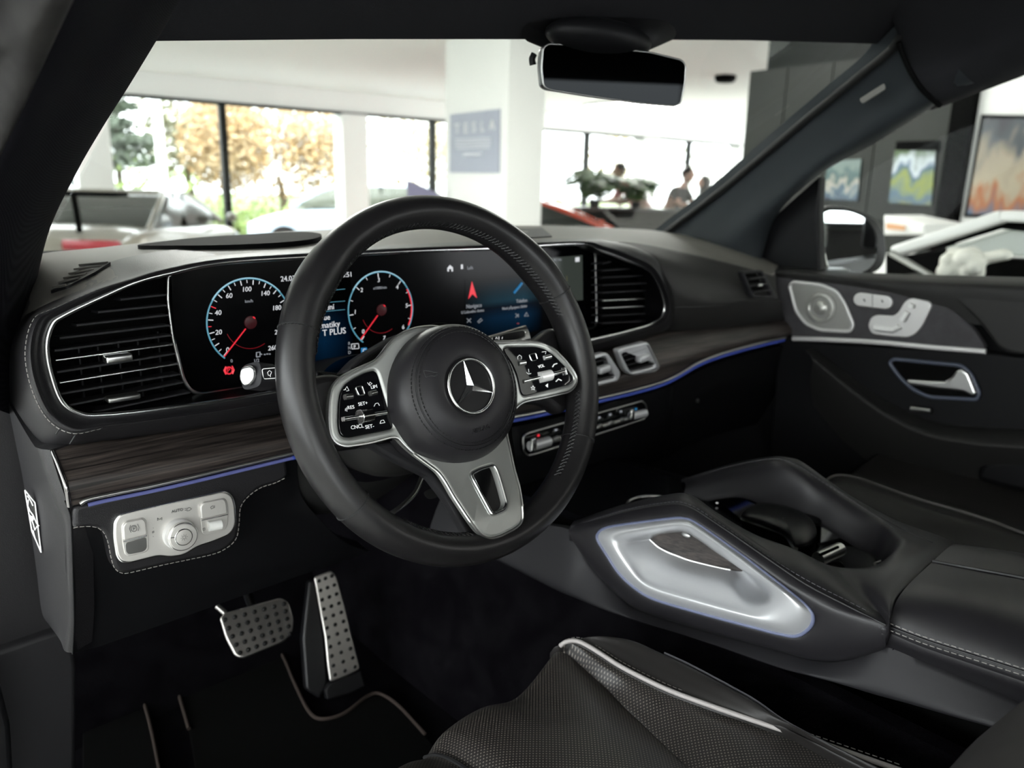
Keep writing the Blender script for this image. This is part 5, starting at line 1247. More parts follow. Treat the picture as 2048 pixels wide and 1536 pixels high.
ao = [(628,1154),(663,1141),(673,1152),(690,1212),(706,1278),(721,1338),(694,1352),(660,1365),(655,1330),(650,1276),(638,1210)]
link('pedal_plate', plate(fillet([aq(*p) for p in ao], .005), .006, .002, nrm=an_), M['pedal'], ac)
for j in range(11):
    for i in range(3):
        u_, v_ = i / 2, j / 10; x = (638 + 26 * u_) * (1 - v_) + (670 + 40 * u_) * v_; y = (1162 - 10 * u_) * (1 - v_) + (1350 - 16 * u_) * v_
        p = aq(x, y, .0015); link('rubber_stud', ellipsoid(p, (.0033, .0022, .0033), sub=2), M['rubber'], ac)
link('pedal_foot', plate(fillet([aq(x, y, -.004) for x, y in [(660,1366),(722,1340),(732,1372),(700,1388),(654,1400),(650,1380)]], .003), .02, .003, nrm=an_), M['plastic'], ac)
link('pedal_side', plate(fillet([aq(x, y, -.02) for x, y in [(618,1160),(634,1160),(650,1280),(656,1366),(640,1398),(612,1380),(605,1280)]], .006), .03, .004, nrm=an_), M['plastic_s'], ac)

# ================================================================== CABIN FLOOR AND SIDES
FZ = H - .81
car = thing('cabin_shell', 'dark carpeted footwell and body shell of the car', 'car interior', (.85, .4, FZ))
link('floor_carpet', box((.86, .45, FZ - .02), (1.46, 1.7, .04)), M['carpet'], car, 'black carpet')
link('tunnel_carpet', loft([[Vector((.66, -.3, FZ)), Vector((.66, .5, FZ)), Vector((.64, 1.05, FZ + .02)), Vector((.62, 1.3, FZ + .1))], [Vector((.70, -.3, H - .60)), Vector((.70, .5, H - .62)), Vector((.70, .95, H - .58)), Vector((.70, 1.3, H - .5))], [Vector((.722, -.3, H - .50)), Vector((.722, .5, H - .50)), Vector((.722, .95, H - .48)), Vector((.722, 1.3, H - .42))]], nu=40, m=6, back=(.02, 0, 0)), M['carpet'], car, 'carpeted side of the tunnel')
link('bulkhead', loft([[Vector((.1, 1.28, H - .2)), Vector((1.6, 1.28, H - .2))], [Vector((.1, 1.30, H - .6)), Vector((1.6, 1.30, H - .6))], [Vector((.1, 1.12, FZ)), Vector((1.6, 1.12, FZ))]], nu=4, m=6, back=(0, .02, 0)), M['carpet'], car)
kt = [PY(x, y, 1.0) for x, y in [(-160,560),(60,560),(118,900),(175,1250),(112,1262),(0,1300),(-160,1350)]]
link('kick_panel', plate(fillet(kt, .01), .03, .004), M['leather'], car, 'grained black side trim beside the dash end')
kl = [PY(x, y, .985) for x, y in [(-160,1352),(0,1303),(112,1264),(140,1262),(152,1330),(150,1600),(-160,1700)]]
link('sill_trim', plate(fillet(kl, .008), .03, .005), M['greyplastic'], car, 'grey sill trim at the door opening')
link('sill_front', plate([PY(x, y, .90) for x, y in [(-200,1320),(2,1372),(22,1450),(36,1700),(-200,1800)]], .03, .006), M['plastic_s'], car)
link('sill', box((.13, .2, FZ + .03), (.12, 1.4, .12), bevel=.02), M['plastic'], car)
link('far_side', box((1.60, .3, H - .55), (.06, 1.9, .75)), M['plastic'], car)
link('cowl', box((.85, 1.36, H - .27), (1.5, .18, .30), bevel=.02), M['black'], car)
link('bonnet', loft([[Vector((x, 1.42, H - .19 + .03 * (1 - ((x - .85) / .9) ** 2))) for x in (-.02, .4, .85, 1.3, 1.72)], [Vector((x, 2.0, H - .24 + .03 * (1 - ((x - .85) / .9) ** 2))) for x in (-.02, .4, .85, 1.3, 1.72)], [Vector((x, 2.5, H - .36)) for x in (.05, .4, .85, 1.3, 1.65)]], nu=20, m=6, back=(0, 0, -.02)), pbr('black body paint', (.006, .008, .012), .12, coat=.6), car)
mt = thing('floor_mat', 'black velour floor mat with brown bound edge under the pedals', 'floor mat', (.4, .8, FZ))
mz = -.802
mo2 = [PZ(x, y, mz) for x, y in [(378,1460),(358,1390),(345,1335),(362,1308),(440,1290),(520,1280),(560,1305),(590,1370),(618,1425),(645,1440),(690,1428),(735,1394),(762,1390),(800,1416),(850,1470),(1000,1640),(420,1700)]]
link('mat_pile', plate(fillet(mo2, .03), .008, .002, nrm=Vector((0, 0, 1))), M['mat'], mt)
link('mat_binding', tube(spline([p + Vector((0, 0, .002)) for p in mo2[:15]], 6), .0028, seg=8), M['matedge'], mt, 'brown edge binding')
m2 = thing('footrest_mat', 'small black mat piece on the footrest left of the pedals', 'floor mat', (.25, .85, FZ))
mo3 = [PZ(x, y, -.796) for x, y in [(165,1350),(215,1334),(250,1332),(268,1348),(300,1450),(330,1600),(165,1620)]]
link('mat_pile', plate(fillet(mo3, .02), .008, .002, nrm=Vector((0, 0, 1))), M['mat'], m2)
link('mat_binding', tube(spline([p + Vector((0, 0, .002)) for p in mo3[1:6]], 6), .0025, seg=8), M['matedge'], m2)

# ================================================================== SHOWROOM
TH = math.radians(5.4)
BX = Vector((math.cos(TH), -math.sin(TH), 0)); BY = Vector((math.sin(TH), math.cos(TH), 0))
BR = Matrix((BX, BY, Vector((0, 0, 1)))).transposed()
def bw(x, y, z): return BX * x + BY * y + Vector((0, 0, z))
def pby(x, y, D): r = ray(x, y); return O + r * (D / r.dot(BY))
def pbx(x, y, D): r = ray(x, y); return O + r * (D / r.dot(BX))
def bbox_(x0, x1, y0, y1, z0, z1, bevel=0): return box(bw((x0 + x1) / 2, (y0 + y1) / 2, (z0 + z1) / 2), (x1 - x0, y1 - y0, z1 - z0), BR, bevel)
def struct(name, me, mat, **k): return link(name, me, mat, None, None, kind='structure')
CZ = 2.78; WD = 12.0
M['wallwhite'] = pbr('white wall paint', (.90, .90, .875), .7)
M['ceil'] = pbr('white ceiling paint', (.90, .895, .86), .8)
M['floor'] = pbr('light grey showroom tiles', (.56, .56, .53), .25, bump=('noise', 3, .05, .002))
M['darkpanel'] = pbr('dark grey wall panels', (.019, .021, .019), .5, spec=.25, var=(1.5, (.023, .025, .022)))
M['frame'] = pbr('black window frame', (.009, .011, .010), .5, spec=.2)
struct('floor', bbox_(-3.4, 18, -7, WD, -.06, 0), M['floor'])
struct('ceiling', bbox_(-3.4, 18, -7, WD + .3, CZ, CZ + .15), M['ceil'])
# window wall in front: beam, piers, low wall, mullions, glass
struct('wall_front', bbox_(-7, 18, WD, WD + .25, 2.44, CZ), M['wallwhite'])
struct('wall_front_low', bbox_(-7, 18, WD, WD + .25, 0, .12), M['wallwhite'])
struct('trim_1', bbox_(-7, 18, WD - .03, WD, 2.42, 2.47), M['frame'])
piers = [(-7, -6.4), (1.85, 2.28), (5.66, 6.10), (7.8, 8.2), (12.55, 13.0), (15.8, 16.2)]
for i, (a, b) in enumerate(piers): struct('pillar', bbox_(a, b, WD - .06, WD + .26, 0, 2.44), M['wallwhite'])
for x in (-2.2, 3.83, 7.42, 11.05, 14.15): struct('mullion', bbox_(x - .05, x + .05, WD + .05, WD + .15, .12, 2.44), M['frame'])
struct('window_3', bbox_(-6.4, 16, WD + .09, WD + .10, .12, 2.44), M['glass'])
# the dark panelled wall on the right and the white wall nearer by
DW = 5.5
for i, (a, b) in enumerate(((3.02, 3.40), (3.41, 3.78), (3.79, 4.13), (2.47, 3.01))):
    struct('wall_right', bbox_(DW, DW + .35, a, b, 0, 2.33), M['darkpanel'])
struct('wall_right_bulkhead', bbox_(DW + .1, DW + .6, 2.4, 4.05, 2.33, CZ), M['frame'])
struct('wall_right_core', bbox_(DW + .05, 9, 2.4, 4.1, 0, 2.33), M['frame'])
struct('wall_right_post', bbox_(DW - .06, DW + .1, 2.37, 2.50, 0, CZ), M['black'])
struct('wall_right_white', bbox_(DW, DW + .3, -3, 2.36, 0, CZ), M['wallwhite'])
struct('wall_left', bbox_(-3.5, -3.4, -7, 12, 0, .95), M['wallwhite'])
struct('wall_left_upper', bbox_(-3.5, -3.4, -7, 12, 2.5, CZ), M['wallwhite'])
for a, b in ((-7, -3.2), (3.6, 6), (9, 12)): struct('wall_left_pier', bbox_(-3.5, -3.4, a, b, .95, 2.5), M['wallwhite'])
struct('window_4', bbox_(-3.46, -3.44, -7, 12, .95, 2.5), M['glass'])
struct('wall_back', bbox_(-3.4, DW, -5.2, -5, 0, .8), M['wallwhite'])
struct('wall_back_upper', bbox_(-3.4, DW, -5.2, -5, 2.5, CZ), M['wallwhite'])
for a, b in ((-3.4, -3), (-.2, .3), (2.6, DW)): struct('wall_back_pier', bbox_(a, b, -5.2, -5, .8, 2.5), M['wallwhite'])
struct('window_5', bbox_(-3.4, DW, -5.11, -5.1, .8, 2.5), M['glass'])
# square white column carrying the notice
struct('pillar', bbox_(4.49, 4.92, 6.0, 7.06, 0, CZ), M['wallwhite'])
nb = thing('wall_notice', 'pale blue-grey notice with white TESLA lettering on the square white column', 'sign', pbx(950, 285, 4.49))
npn = [pbx(x, y, 4.475) for x, y in ((900,229),(999,218),(998,346),(899,345))]
link('notice_sheet', plate(npn, .01), pbr('pale blue grey print', (.36, .38, .46), .5), nb)
def nq(x, y): return pbx(x, y, 4.470)
link('heading', text_mesh('T  E  S  L  A', nq(910, 268), nq(990, 260), .10, -BX, depth=.001), M['white'], nb, 'white lettering')
for y0, y1, xa, xb in ((279,277,912,982),(285,283,912,982),(291,289,912,982),(297,295,914,980),(309,308,928,964)):
    link('text_line', tube([nq(xa, y0), nq(xb, y1)], .010 if y0 < 305 else .018, seg=6), pbr('faint print', (.66, .68, .74), .5), nb)
# posters and the framed picture
def art(name, cols, sc_, stretch=(1, 1, 1), emitv=0.0):
    m = bpy.data.materials.new(name); N, L, B = nt(m); tcn = N.new('ShaderNodeTexCoord'); mp = N.new('ShaderNodeMapping')
    mp.inputs['Scale'].default_value = stretch
    t = N.new('ShaderNodeTexNoise'); t.inputs['Scale'].default_value = sc_; t.inputs['Detail'].default_value = 1.5
    s = N.new('ShaderNodeSeparateXYZ'); L.new(tcn.outputs['Generated'], s.inputs[0])
    L.new(tcn.outputs['Generated'], mp.inputs[0]); L.new(mp.outputs[0], t.inputs['Vector'])
    a = N.new('ShaderNodeMath'); a.operation = 'MULTIPLY_ADD'; a.inputs[1].default_value = .55; L.new(t.outputs['Fac'], a.inputs[0])
    b = N.new('ShaderNodeMath'); b.operation = 'MULTIPLY'; b.inputs[1].default_value = .6; L.new(s.outputs['Z'], b.inputs[0]); L.new(b.outputs[0], a.inputs[2])
    r = N.new('ShaderNodeValToRGB'); e = r.color_ramp.elements
    while len(e) < len(cols): e.new(.5)
    for q, (p, c) in zip(e, cols): q.position = p; q.color = (*c, 1)
    L.new(a.outputs[0], r.inputs[0]); L.new(r.outputs[0], B.inputs['Base Color']); B.inputs['Roughness'].default_value = .3
    if emitv: L.new(r.outputs[0], B.inputs['Emission Color']); B.inputs['Emission Strength'].default_value = emitv
    return m
po = thing('poster', 'yellow-green and blue landscape poster on the dark panelled wall', 'poster', pbx(1820, 350, DW))
link('print', plate([pbx(x, y, DW - .02) for x, y in ((1790,300),(1871,302),(1862,411),(1777,405))], .012), art('landscape print', [(.15, (.16, .17, .04)), (.35, (.05, .10, .16)), (.5, (.20, .24, .04)), (.62, (.03, .08, .13)), (.72, (.45, .5, .55)), (.85, (.05, .09, .03))], 2.6), po)
link('header', plate([pbx(x, y, DW - .024) for x, y in ((1793,283),(1878,281),(1875,302),(1790,300))], .012), M['black'], po, 'black header strip')
po2 = thing('poster', 'teal and grey poster on the dark wall above the door mirror', 'poster', pbx(1680, 370, DW))
link('print', plate([pbx(x, y, DW - .02) for x, y in ((1656,322),(1722,318),(1714,402),(1645,398))], .012), art('teal print', [(.2, (.02, .03, .06)), (.4, (.06, .10, .13)), (.5, (.30, .28, .24)), (.6, (.04, .08, .08)), (.8, (.12, .16, .15))], 4), po2)
fp = thing('framed_picture', 'large framed picture in beige, orange and blue on the near white wall', 'picture', pbx(2010, 330, DW))
fo2 = [pbx(x, y, DW - .05) for x, y in ((1962,229),(2140,232),(2120,440),(1927,434))]
link('picture_frame', plate(fo2, .045, .004), M['black'], fp, 'thin black frame')
link('canvas', plate([pbx(x, y, DW - .055) for x, y in ((1968,236),(2132,238),(2114,433),(1934,428))], .01), art('painted canvas', [(.1, (.02, .05, .09)), (.3, (.06, .10, .16)), (.42, (.30, .10, .03)), (.5, (.32, .27, .19)), (.62, (.26, .22, .16)), (.75, (.05, .06, .07)), (.9, (.03, .03, .04))], 3, (1, 2, 1)), fp)
sl_ = thing('ceiling_spotlight', 'black surface-mounted ceiling spotlight', 'ceiling light', O + ray(1450, 165) * ((CZ - .08 - H) / ray(1450, 165).z))
link('housing', lathe([(.10, 0), (.13, .03), (.13, .12), (.05, .14)], sl_.location, (0, 0, 1), 20), M['black'], sl_)
# light panels added under the ceiling to brighten room and dash top
for i, (x, y) in enumerate(((-1.8, -2.6), (10, 9.8), (1.5, 4.6), (4.3, 3.6), (13.5, 8), (1, -3.5), (4, -3.5))):
    cl_ = thing('fill_light_panel', 'added square light panel ' + ('above the open driver side of the car', 'near the far windows, left of the bar', 'ahead of the car bonnet on the left', 'ahead of the car bonnet, between the column and the dark wall', 'near the far windows, above the bar counter', 'behind the car, left of two', 'behind the car, right of two')[i], 'ceiling light', bw(x, y, CZ - .03), 'added light panels')
    link('fill_panel_frame', box(bw(x, y, CZ - .02), (1.24, 1.24, .04), BR, .005), M['white'], cl_)
    link('diffuser', box(bw(x, y, CZ - .045), (1.16, 1.16, .012), BR), emi('fill light diffuser', (1, .98, .94), (7.0, 44.0, 36.0, 14.0, 40.0, 8.0, 8.0)[i]), cl_)

# ------------------------------------------------------------------ counter with plants and people
def cam_ld(l, d, z=0): return Vector((.677, .736, 0)) * d + Vector((.736, -.677, 0)) * l + Vector((0, 0, z))
CR = Matrix((Vector((.736, -.677, 0)), Vector((.677, .736, 0)), Vector((0, 0, 1)))).transposed()
bar = thing('bar_counter', 'long black bar counter in front of the far windows', 'counter', cam_ld(2.35, 12, 0))
link('counter_body', box(cam_ld(2.35, 12, .54), (2.9, .6, 1.08), CR, .01), M['frame'], bar)
link('worktop', box(cam_ld(2.35, 11.98, 1.10), (3.0, .72, .04), CR, .008), pbr('grey stone top', (.09, .10, .10), .2), bar, 'grey stone top')
def leafmesh(c, n, spread, size, seed, squash=(1, 1, 1), up=.4):
    rnd = random.Random(seed); V = []; Fc = []
    for i in range(n):
        a = rnd.uniform(0, 6.283); r = spread * rnd.random() ** .45; zt = rnd.uniform(-1, 1)
        d = math.sqrt(max(0, 1 - zt * zt))
        p = c + Vector((math.cos(a) * d * r * squash[0], math.sin(a) * d * r * squash[1], zt * r * squash[2]))
        s = size * rnd.uniform(.6, 1.3)
        u = Vector((rnd.uniform(-1, 1), rnd.uniform(-1, 1), rnd.uniform(-1, 1))).normalized(); v = u.orthogonal().normalized(); w = u.cross(v)
        b = len(V)
        V += [p - u * s, p - u * s * .2 + v * s * .55 + w * s * .1, p + u * s, p - u * s * .2 - v * s * .55 + w * s * .1]
        Fc += [(b, b + 1, b + 2), (b, b + 2, b + 3)]
    me = bpy.data.meshes.new('lf'); me.from_pydata([tuple(q) for q in V], [], Fc); me.update(); return me
def leafmat(name, c1, c2):
    m = pbr(name, c1, .6, var=(1.5, c2)); return m
M['plantleaf'] = leafmat('dark plant leaves', (.02, .07, .015), (.05, .12, .02))
def potted(label, l, d, z, h, s):
    c = cam_ld(l, d, z); t = thing('potted_plant', label, 'plant', c)
    link('pot', lathe([(.05 * s, 0), (.06 * s, .07 * s), (.055 * s, .07 * s), (.05 * s, .06 * s)], c, (0, 0, 1), 20), M['darkpanel'], t)
    V = []; Fc = []
    for k in range(30):
        a = k * 2.4; rr2 = .10 + .14 * ((k * 7) % 5) / 5; tip = c + Vector((math.cos(a) * rr2 * 1.3 * s, math.sin(a) * rr2 * 1.3 * s, (.20 + h * (.35 + .65 * ((k * 5) % 7) / 7))))
        link('stem', tube(spline([c + Vector((0, 0, .12 * s)), (c + tip) / 2 + Vector((0, 0, .06)), tip], 4), .006, seg=5), M['plantleaf'], t)
        o_ = Vector((math.cos(a), math.sin(a), -.35)).normalized(); sd_ = Vector((-math.sin(a), math.cos(a), 0)); L_ = .16 * s; W_ = .085 * s
        pts_ = [tip - o_ * .03, tip + o_ * L_ * .25 + sd_ * W_, tip + o_ * L_ * .7 + sd_ * W_ * .7, tip + o_ * L_, tip + o_ * L_ * .7 - sd_ * W_ * .7, tip + o_ * L_ * .25 - sd_ * W_]
        me = mesh(pts_, [tuple(range(6))], 60); me = thicken(me, (0, 0, .003)); link('leaf', me, M['plantleaf'], t)
    link('foliage', leafmesh(c + Vector((0, 0, .12 + h * .55)), 170, .24 * s * .8, .05 * s, int(l * 100), (1.1, 1.1, .75)), M['plantleaf'], t, kind='stuff')
    return t
potted('broad-leaved potted plant standing at the left end of the bar counter', 1.24, 11.9, 1.12, .36, 1.5)
potted('dense potted plant on the bar counter beside the person in pink', 1.86, 11.9, 1.12, .26, 1.25)
skinm = pbr('skin', (.45, .26, .19), .5)
def skinned(chain_pts, edges, radii, subd=2):
    me = bpy.data.meshes.new('s'); me.from_pydata([tuple(p) for p in chain_pts], edges, []); me.update()
    ob = bpy.data.objects.new('tmp', me); C.objects.link(ob)
    m = ob.modifiers.new('k', 'SKIN'); s = ob.modifiers.new('u', 'SUBSURF'); s.levels = subd; s.render_levels = subd
    for i, r in enumerate(radii): me.skin_vertices[0].data[i].radius = (r, r)
    me.skin_vertices[0].data[0].use_root = True
    dg = bpy.context.evaluated_depsgraph_get(); out = bpy.data.meshes.new_from_object(ob.evaluated_get(dg))
    bpy.data.objects.remove(ob); smooth(out, 180); return out
def person(label, l, d, facing, lean, shirt, trousers, hair, longhair=False, headfwd=.0, arms='table', scale=1.0, zt=1.12):
    """facing: unit vector; lean: forward shift of the shoulders; origin on the floor"""
    c = cam_ld(l, d, 0); f = Vector(facing).normalized(); s = Vector((f.y, -f.x, 0)); up = Vector((0, 0, 1)); k = scale
    t = thing('person', label, 'person', c)
    def P(fx, sx, z): return c + f * fx * k + s * sx * k + up * z * k
    hip = P(-.05, 0, .95); wa = P(lean * .35, 0, 1.12); chs = P(lean * .8, 0, 1.32); nk = P(lean, 0, 1.47); hdb = P(lean + headfwd * .6, 0, 1.55)
    shl, shr = P(lean * .92, -.18, 1.41), P(lean * .92, .18, 1.41)
    if arms == 'table': ell, elr = P(lean + .10, -.26, 1.20), P(lean + .10, .26, 1.20); wrl, wrr = P(lean + .36, -.10, zt / k + .05), P(lean + .36, .10, zt / k + .05)
    else: ell, elr = P(lean * .9, -.24, 1.14), P(lean * .9, .24, 1.14); wrl, wrr = P(lean + .06, -.24, .90), P(lean + .06, .24, .90)
    pts_ = [hip, wa, chs, nk, shl, shr, ell, elr, wrl, wrr]
    ed = [(0, 1), (1, 2), (2, 3), (2, 4), (2, 5), (4, 6), (5, 7), (6, 8), (7, 9)]
    R_ = [.15, .13, .15, .055, .07, .07, .045, .045, .03, .03]
    kl, kr = P(.02, -.10, .50), P(.02, .10, .50); al_, ar_ = P(-.04, -.11, .08), P(-.04, .11, .08); fl__, fr__ = P(.12, -.12, .04), P(.12, .12, .04); tl, trr = P(-.03, -.09, .84), P(-.03, .09, .84)
    pts_ += [tl, trr, kl, kr, al_, ar_, fl__, fr__]; ed += [(0, 10), (0, 11), (10, 12), (11, 13), (12, 14), (13, 15), (14, 16), (15, 17)]; R_ += [.10, .10, .065, .065, .045, .045, .04, .04]
    pts_ += [hdb]; ed += [(3, 18)]; R_ += [.055]
    link('body', skinned(pts_, ed, [r * k for r in R_]), [skinm], t, 'skin')
    link('shirt', skinned([P(-.05, 0, .93), wa, chs, P(lean * .97, 0, 1.43), shl, shr, shl.lerp(ell, .75), shr.lerp(elr, .75)], [(0, 1), (1, 2), (2, 3), (2, 4), (2, 5), (4, 6), (5, 7)], [q * k for q in [.165, .145, .165, .07, .082, .082, .062, .062]]), shirt, t)
    link('trousers', skinned([P(-.05, 0, .97), tl, trr, kl, kr, al_, ar_], [(0, 1), (0, 2), (1, 3), (2, 4), (3, 5), (4, 6)], [q * k for q in [.15, .115, .115, .08, .08, .06, .06]]), trousers, t)
    hc = P(lean + headfwd, 0, 1.66)
    rot = Matrix((s, f, up)).transposed()
    link('head', ellipsoid(hc, (.078 * k, .098 * k, .118 * k), rot), skinm, t)
    link('nose', ellipsoid(hc + f * .10 * k - up * .01, (.012, .02, .02), rot, 2), skinm, t)
    for q in (-1, 1):
        link('ear', ellipsoid(hc + s * q * .078 * k, (.012, .02, .03), rot, 2), skinm, t); link('eye', ellipsoid(hc + s * q * .03 + f * .088 * k + up * .012, (.012, .008, .008), rot, 2), M['black'], t)
    link('mouth', ellipsoid(hc + f * .093 * k - up * .055, (.022, .008, .006), rot, 2), pbr('lips', (.35, .12, .10), .5), t)
    link('hair', ellipsoid(hc - f * .018 + up * .022, (.088 * k, .102 * k, .112 * k), rot), hair, t)
    if longhair: link('hair_length', loft([[hc - f * .03 + s * .095 * math.cos(a) + f * .09 * math.sin(a) + up * z for a in [6.283 * q / 14 for q in range(14)]] for z in (.05, -.05, -.16, -.26)], nu=56, closed=True, m=3, capends=True, ang=80), hair, t)
    for (w, e, q) in ((wrl, ell, -1), (wrr, elr, 1)):
        dd = (w - e).normalized(); sdv = dd.cross(up).normalized(); hp_ = [w, w + dd * .05, w + dd * .09]; ed2 = [(0, 1), (1, 2)]; rd = [.028, .034, .026]
        for kf in range(4):
            b = len(hp_); a0_ = w + dd * .09 + sdv * (.024 - .016 * kf); hp_ += [a0_, a0_ + dd * (.035 + .01 * (kf in (1, 2))) - up * .006, a0_ + dd * (.06 + .012 * (kf in (1, 2))) - up * .02]
            ed2 += [(2, b), (b, b + 1), (b + 1, b + 2)]; rd += [.009, .0085, .007]
        b = len(hp_); hp_ += [w + dd * .05 - sdv * .035 * q, w + dd * .085 - sdv * .05 * q]; ed2 += [(1, b), (b, b + 1)]; rd += [.011, .009]
        link('hand', skinned(hp_, ed2, rd, 1), skinm, t)
    return t
blk = pbr('black cotton', (.012, .012, .014), .8); hairm = pbr('dark hair', (.012, .008, .006), .5)
jeans = pbr('dark trousers', (.02, .025, .04), .8)
Rv = Vector((.736, -.677, 0)); Fv = Vector((.677, .736, 0))
person('person in a black shirt leaning on the bar counter with forearms down', 2.47, 12.55, (Rv * .75 - Fv * .6), .22, blk, jeans, hairm, headfwd=.10, scale=.98)
person('person with long dark hair and grey-green top at the right end of the bar counter', 3.06, 12.62, (-Rv * .8 - Fv * .2), .02, pbr('grey green cotton', (.10, .14, .12), .8), jeans, hairm, longhair=True, headfwd=.03, scale=.91, arms='down')
person('person in a pink shirt bent forward behind the plants on the bar counter', 2.18, 12.6, (-Rv * .9 - Fv * .3), .42, pbr('dusty pink cotton', (.42, .22, .22), .8), jeans, hairm, headfwd=.14, scale=1.0, zt=1.15)

# ------------------------------------------------------------------ cars
def build_car(label, pos, heading, L, W, Hh, paint, roofline, belt=.72, drop=.045, wing=False, glassm=None, z0=0.0, tail=True, group=None, name='car', nose=.62, deck=.86):
    f = Vector(heading).normalized(); s = Vector((f.y, -f.x, 0)); c = Vector(pos) + Vector((0, 0, z0))
    t = thing(name, label, 'car', c, group)
    def P(a, b, z): return c + f * (a * L / 2) + s * (b * W / 2) + Vector((0, 0, z))
    # body: stations from tail (-1) to nose (1): (x, half width, bottom, shoulder, top)
    bt = belt * Hh; st = [(-1, .70, .35, .50, .58), (-.97, .86, .24, .60, .74 * 0 + deck * .80), (-.80, .98, .18, .66, deck), (-.45, 1.0, .16, .66, deck + .02), (0, 1.0, .16, .62, deck), (.40, .98, .16, .60, deck - .02), (.70, .95, .17, .56, nose + .14), (.92, .84, .20, .48, nose), (1, .62, .30, .44, nose * .82)]
    rows = []
    for (x, w, b, sh, tp_) in st:
        b *= Hh; sh *= Hh; tp2 = tp_ * Hh * .82
        rows.append([P(x, -w * .82, b), P(x, -w, (b + sh) / 2), P(x, -w * .97, sh), P(x, -w * .80, tp2 * .97), P(x, -.3 * w, tp2), P(x, .3 * w, tp2), P(x, w * .80, tp2 * .97), P(x, w * .97, sh), P(x, w, (b + sh) / 2), P(x, w * .82, b)])
    link('body_shell', loft([list(r) for r in rows], nu=120, closed=True, m=5, capends=True, ang=60, index=True), paint, t)
    g = roofline   # (x at belt rear, x roof rear, x roof front, x belt front)
    zb = deck * Hh * .80; zr = Hh
    def gring(x0, x1, w, z): return [P(x0, -w * .85, z), P(x0 + .04, -w, z), P((x0 + x1) / 2, -w, z), P(x1 - .05, -w, z), P(x1, -w * .8, z), P(x1, w * .8, z), P(x1 - .05, w, z), P((x0 + x1) / 2, w, z), P(x0 + .04, w, z), P(x0, w * .85, z)]
    link('windows', loft([gring(g[0], g[3], .84, zb), gring(g[0] * .75 + g[1] * .25, g[3] * .72 + g[2] * .28, .82, zb + (zr - zb) * .35), gring(g[0] * .25 + g[1] * .75, g[3] * .25 + g[2] * .75, .72, zb + (zr - zb) * .8), gring(g[1], g[2], .64, zr - .03)], nu=80, closed=True, m=4, capends=True, ang=50), glassm or M['tint'], t)
    link('roof', loft([gring(g[1] - .03, g[2] + .03, .66 + drop * .4, zr - drop), gring(g[1], g[2], .63, zr - .012), gring(g[1] * .9 + .0, g[2] * .85, .45, zr)], nu=80, closed=True, m=3, capends=True, ang=60), paint, t)
    for q in (-1, 1):
        for (xa, xb) in ((g[1], g[0]), (g[2], g[3])):
            link('roof_pillar', tube(spline([P(xa, q * .66, zr - .04), P(xa * .6 + xb * .4, q * .75, zb + (zr - zb) * .62), P(xb, q * .83, zb)], 5), .035, seg=8), paint, t)
        link('door_pillar', tube([P((g[0] + g[3]) / 2 - .05, q * .68, zr - .05), P((g[0] + g[3]) / 2 - .08, q * .86, zb)], .03, seg=8), M['black'], t)
        for x in (-.60, .62):
            w = link('wheel', lathe([(.19, -.11), (.32, -.10), (.335, -.05), (.335, .05), (.32, .10), (.20, .11), (.19, .06), (.03, .05)], P(x, q * .90, .335), s * q, 28), M['rubber'], t)
            for a in range(5):
                v1 = f * math.cos(a * 1.2566) + Vector((0, 0, 1)) * math.sin(a * 1.2566)
                link('spoke', tube([P(x, q * .90, .335) + s * q * .09, P(x, q * .90, .335) + s * q * .09 + v1 * .2], .022, seg=6), M['silver'], w)
        link('headlight', ellipsoid(P(.90, q * .66, nose * Hh * .72), (.10, .16, .07), Matrix((s, f, Vector((0, 0, 1)))).transposed(), 2), pbr('lamp glass', (.7, .75, .8), .1), t)
        link('side_mirror', ellipsoid(P(g[3] - .08, q * 1.06, zb + .06), (.06, .10, .06), None, 2), paint, t)
    for q in ((-1, 1) if tail else ()):
        link('tail_light', box(P(-.985, q * .56, .60 * Hh), (W * .29, .09, .10), Matrix((s, f, Vector((0, 0, 1)))).transposed(), .02), pbr('red tail lamp', (.30, .02, .03), .25), t, 'red tail light')
    if wing:
        w = link('rear_wing', box(P(-.92, 0, Hh * .985), (W * .86, .30, .045), Matrix((s, f, Vector((0, 0, 1)))).transposed(), .015), M['black'], t, 'black rear wing')
        for q in (-1, 1): link('wing_support', tube([P(-.92, q * .36, Hh * .97), P(-.88, q * .34, deck * Hh * .80)], .03, seg=8), M['black'], w)
    return t
build_car('beige sports car with a black rear wing and red tail light seen from behind', cam_ld(-4.60, 9.45), Fv - Rv * .03, 3.9, 1.85, 1.24, pbr('beige grey paint', (.30, .28, .235), .25, coat=.4), (-.62, -.20, .10, .52), wing=True, drop=.16, glassm=pbr('dark car window', (.05, .055, .05), .05))
build_car('pale blue car parked outside the window, roof above the steering wheel', cam_ld(-2.75, 15.6), -Rv + Fv * .1, 4.6, 1.85, 1.46, pbr('pale blue paint', (.55, .66, .78), .15, coat=.7), (-.80, -.42, .18, .58), z0=-.10, glassm=pbr('olive reflecting window', (.12, .13, .10), .08))
build_car('red car just right of the square white column', cam_ld(.05, 10.2), Rv - Fv * .08, 4.3, 1.85, 1.24, pbr('bright red paint', (.62, .06, .02), .2, coat=.7), (-.72, -.25, .15, .60), glassm=pbr('black car window', (.015, .02, .018), .06))
build_car('silver-white car parked outside behind the rear wing of the sports car', cam_ld(-9.7, 16), -Rv, 4.2, 1.85, 1.42, pbr('silver white paint', (.62, .66, .66), .2, coat=.6), (-.78, -.35, .15, .58), glassm=pbr('dark car window', (.05, .06, .06), .06))
bd = thing('display_board', 'slanted purple-grey board between the column and the steering wheel', 'board', cam_ld(-.95, 8, 1.2))
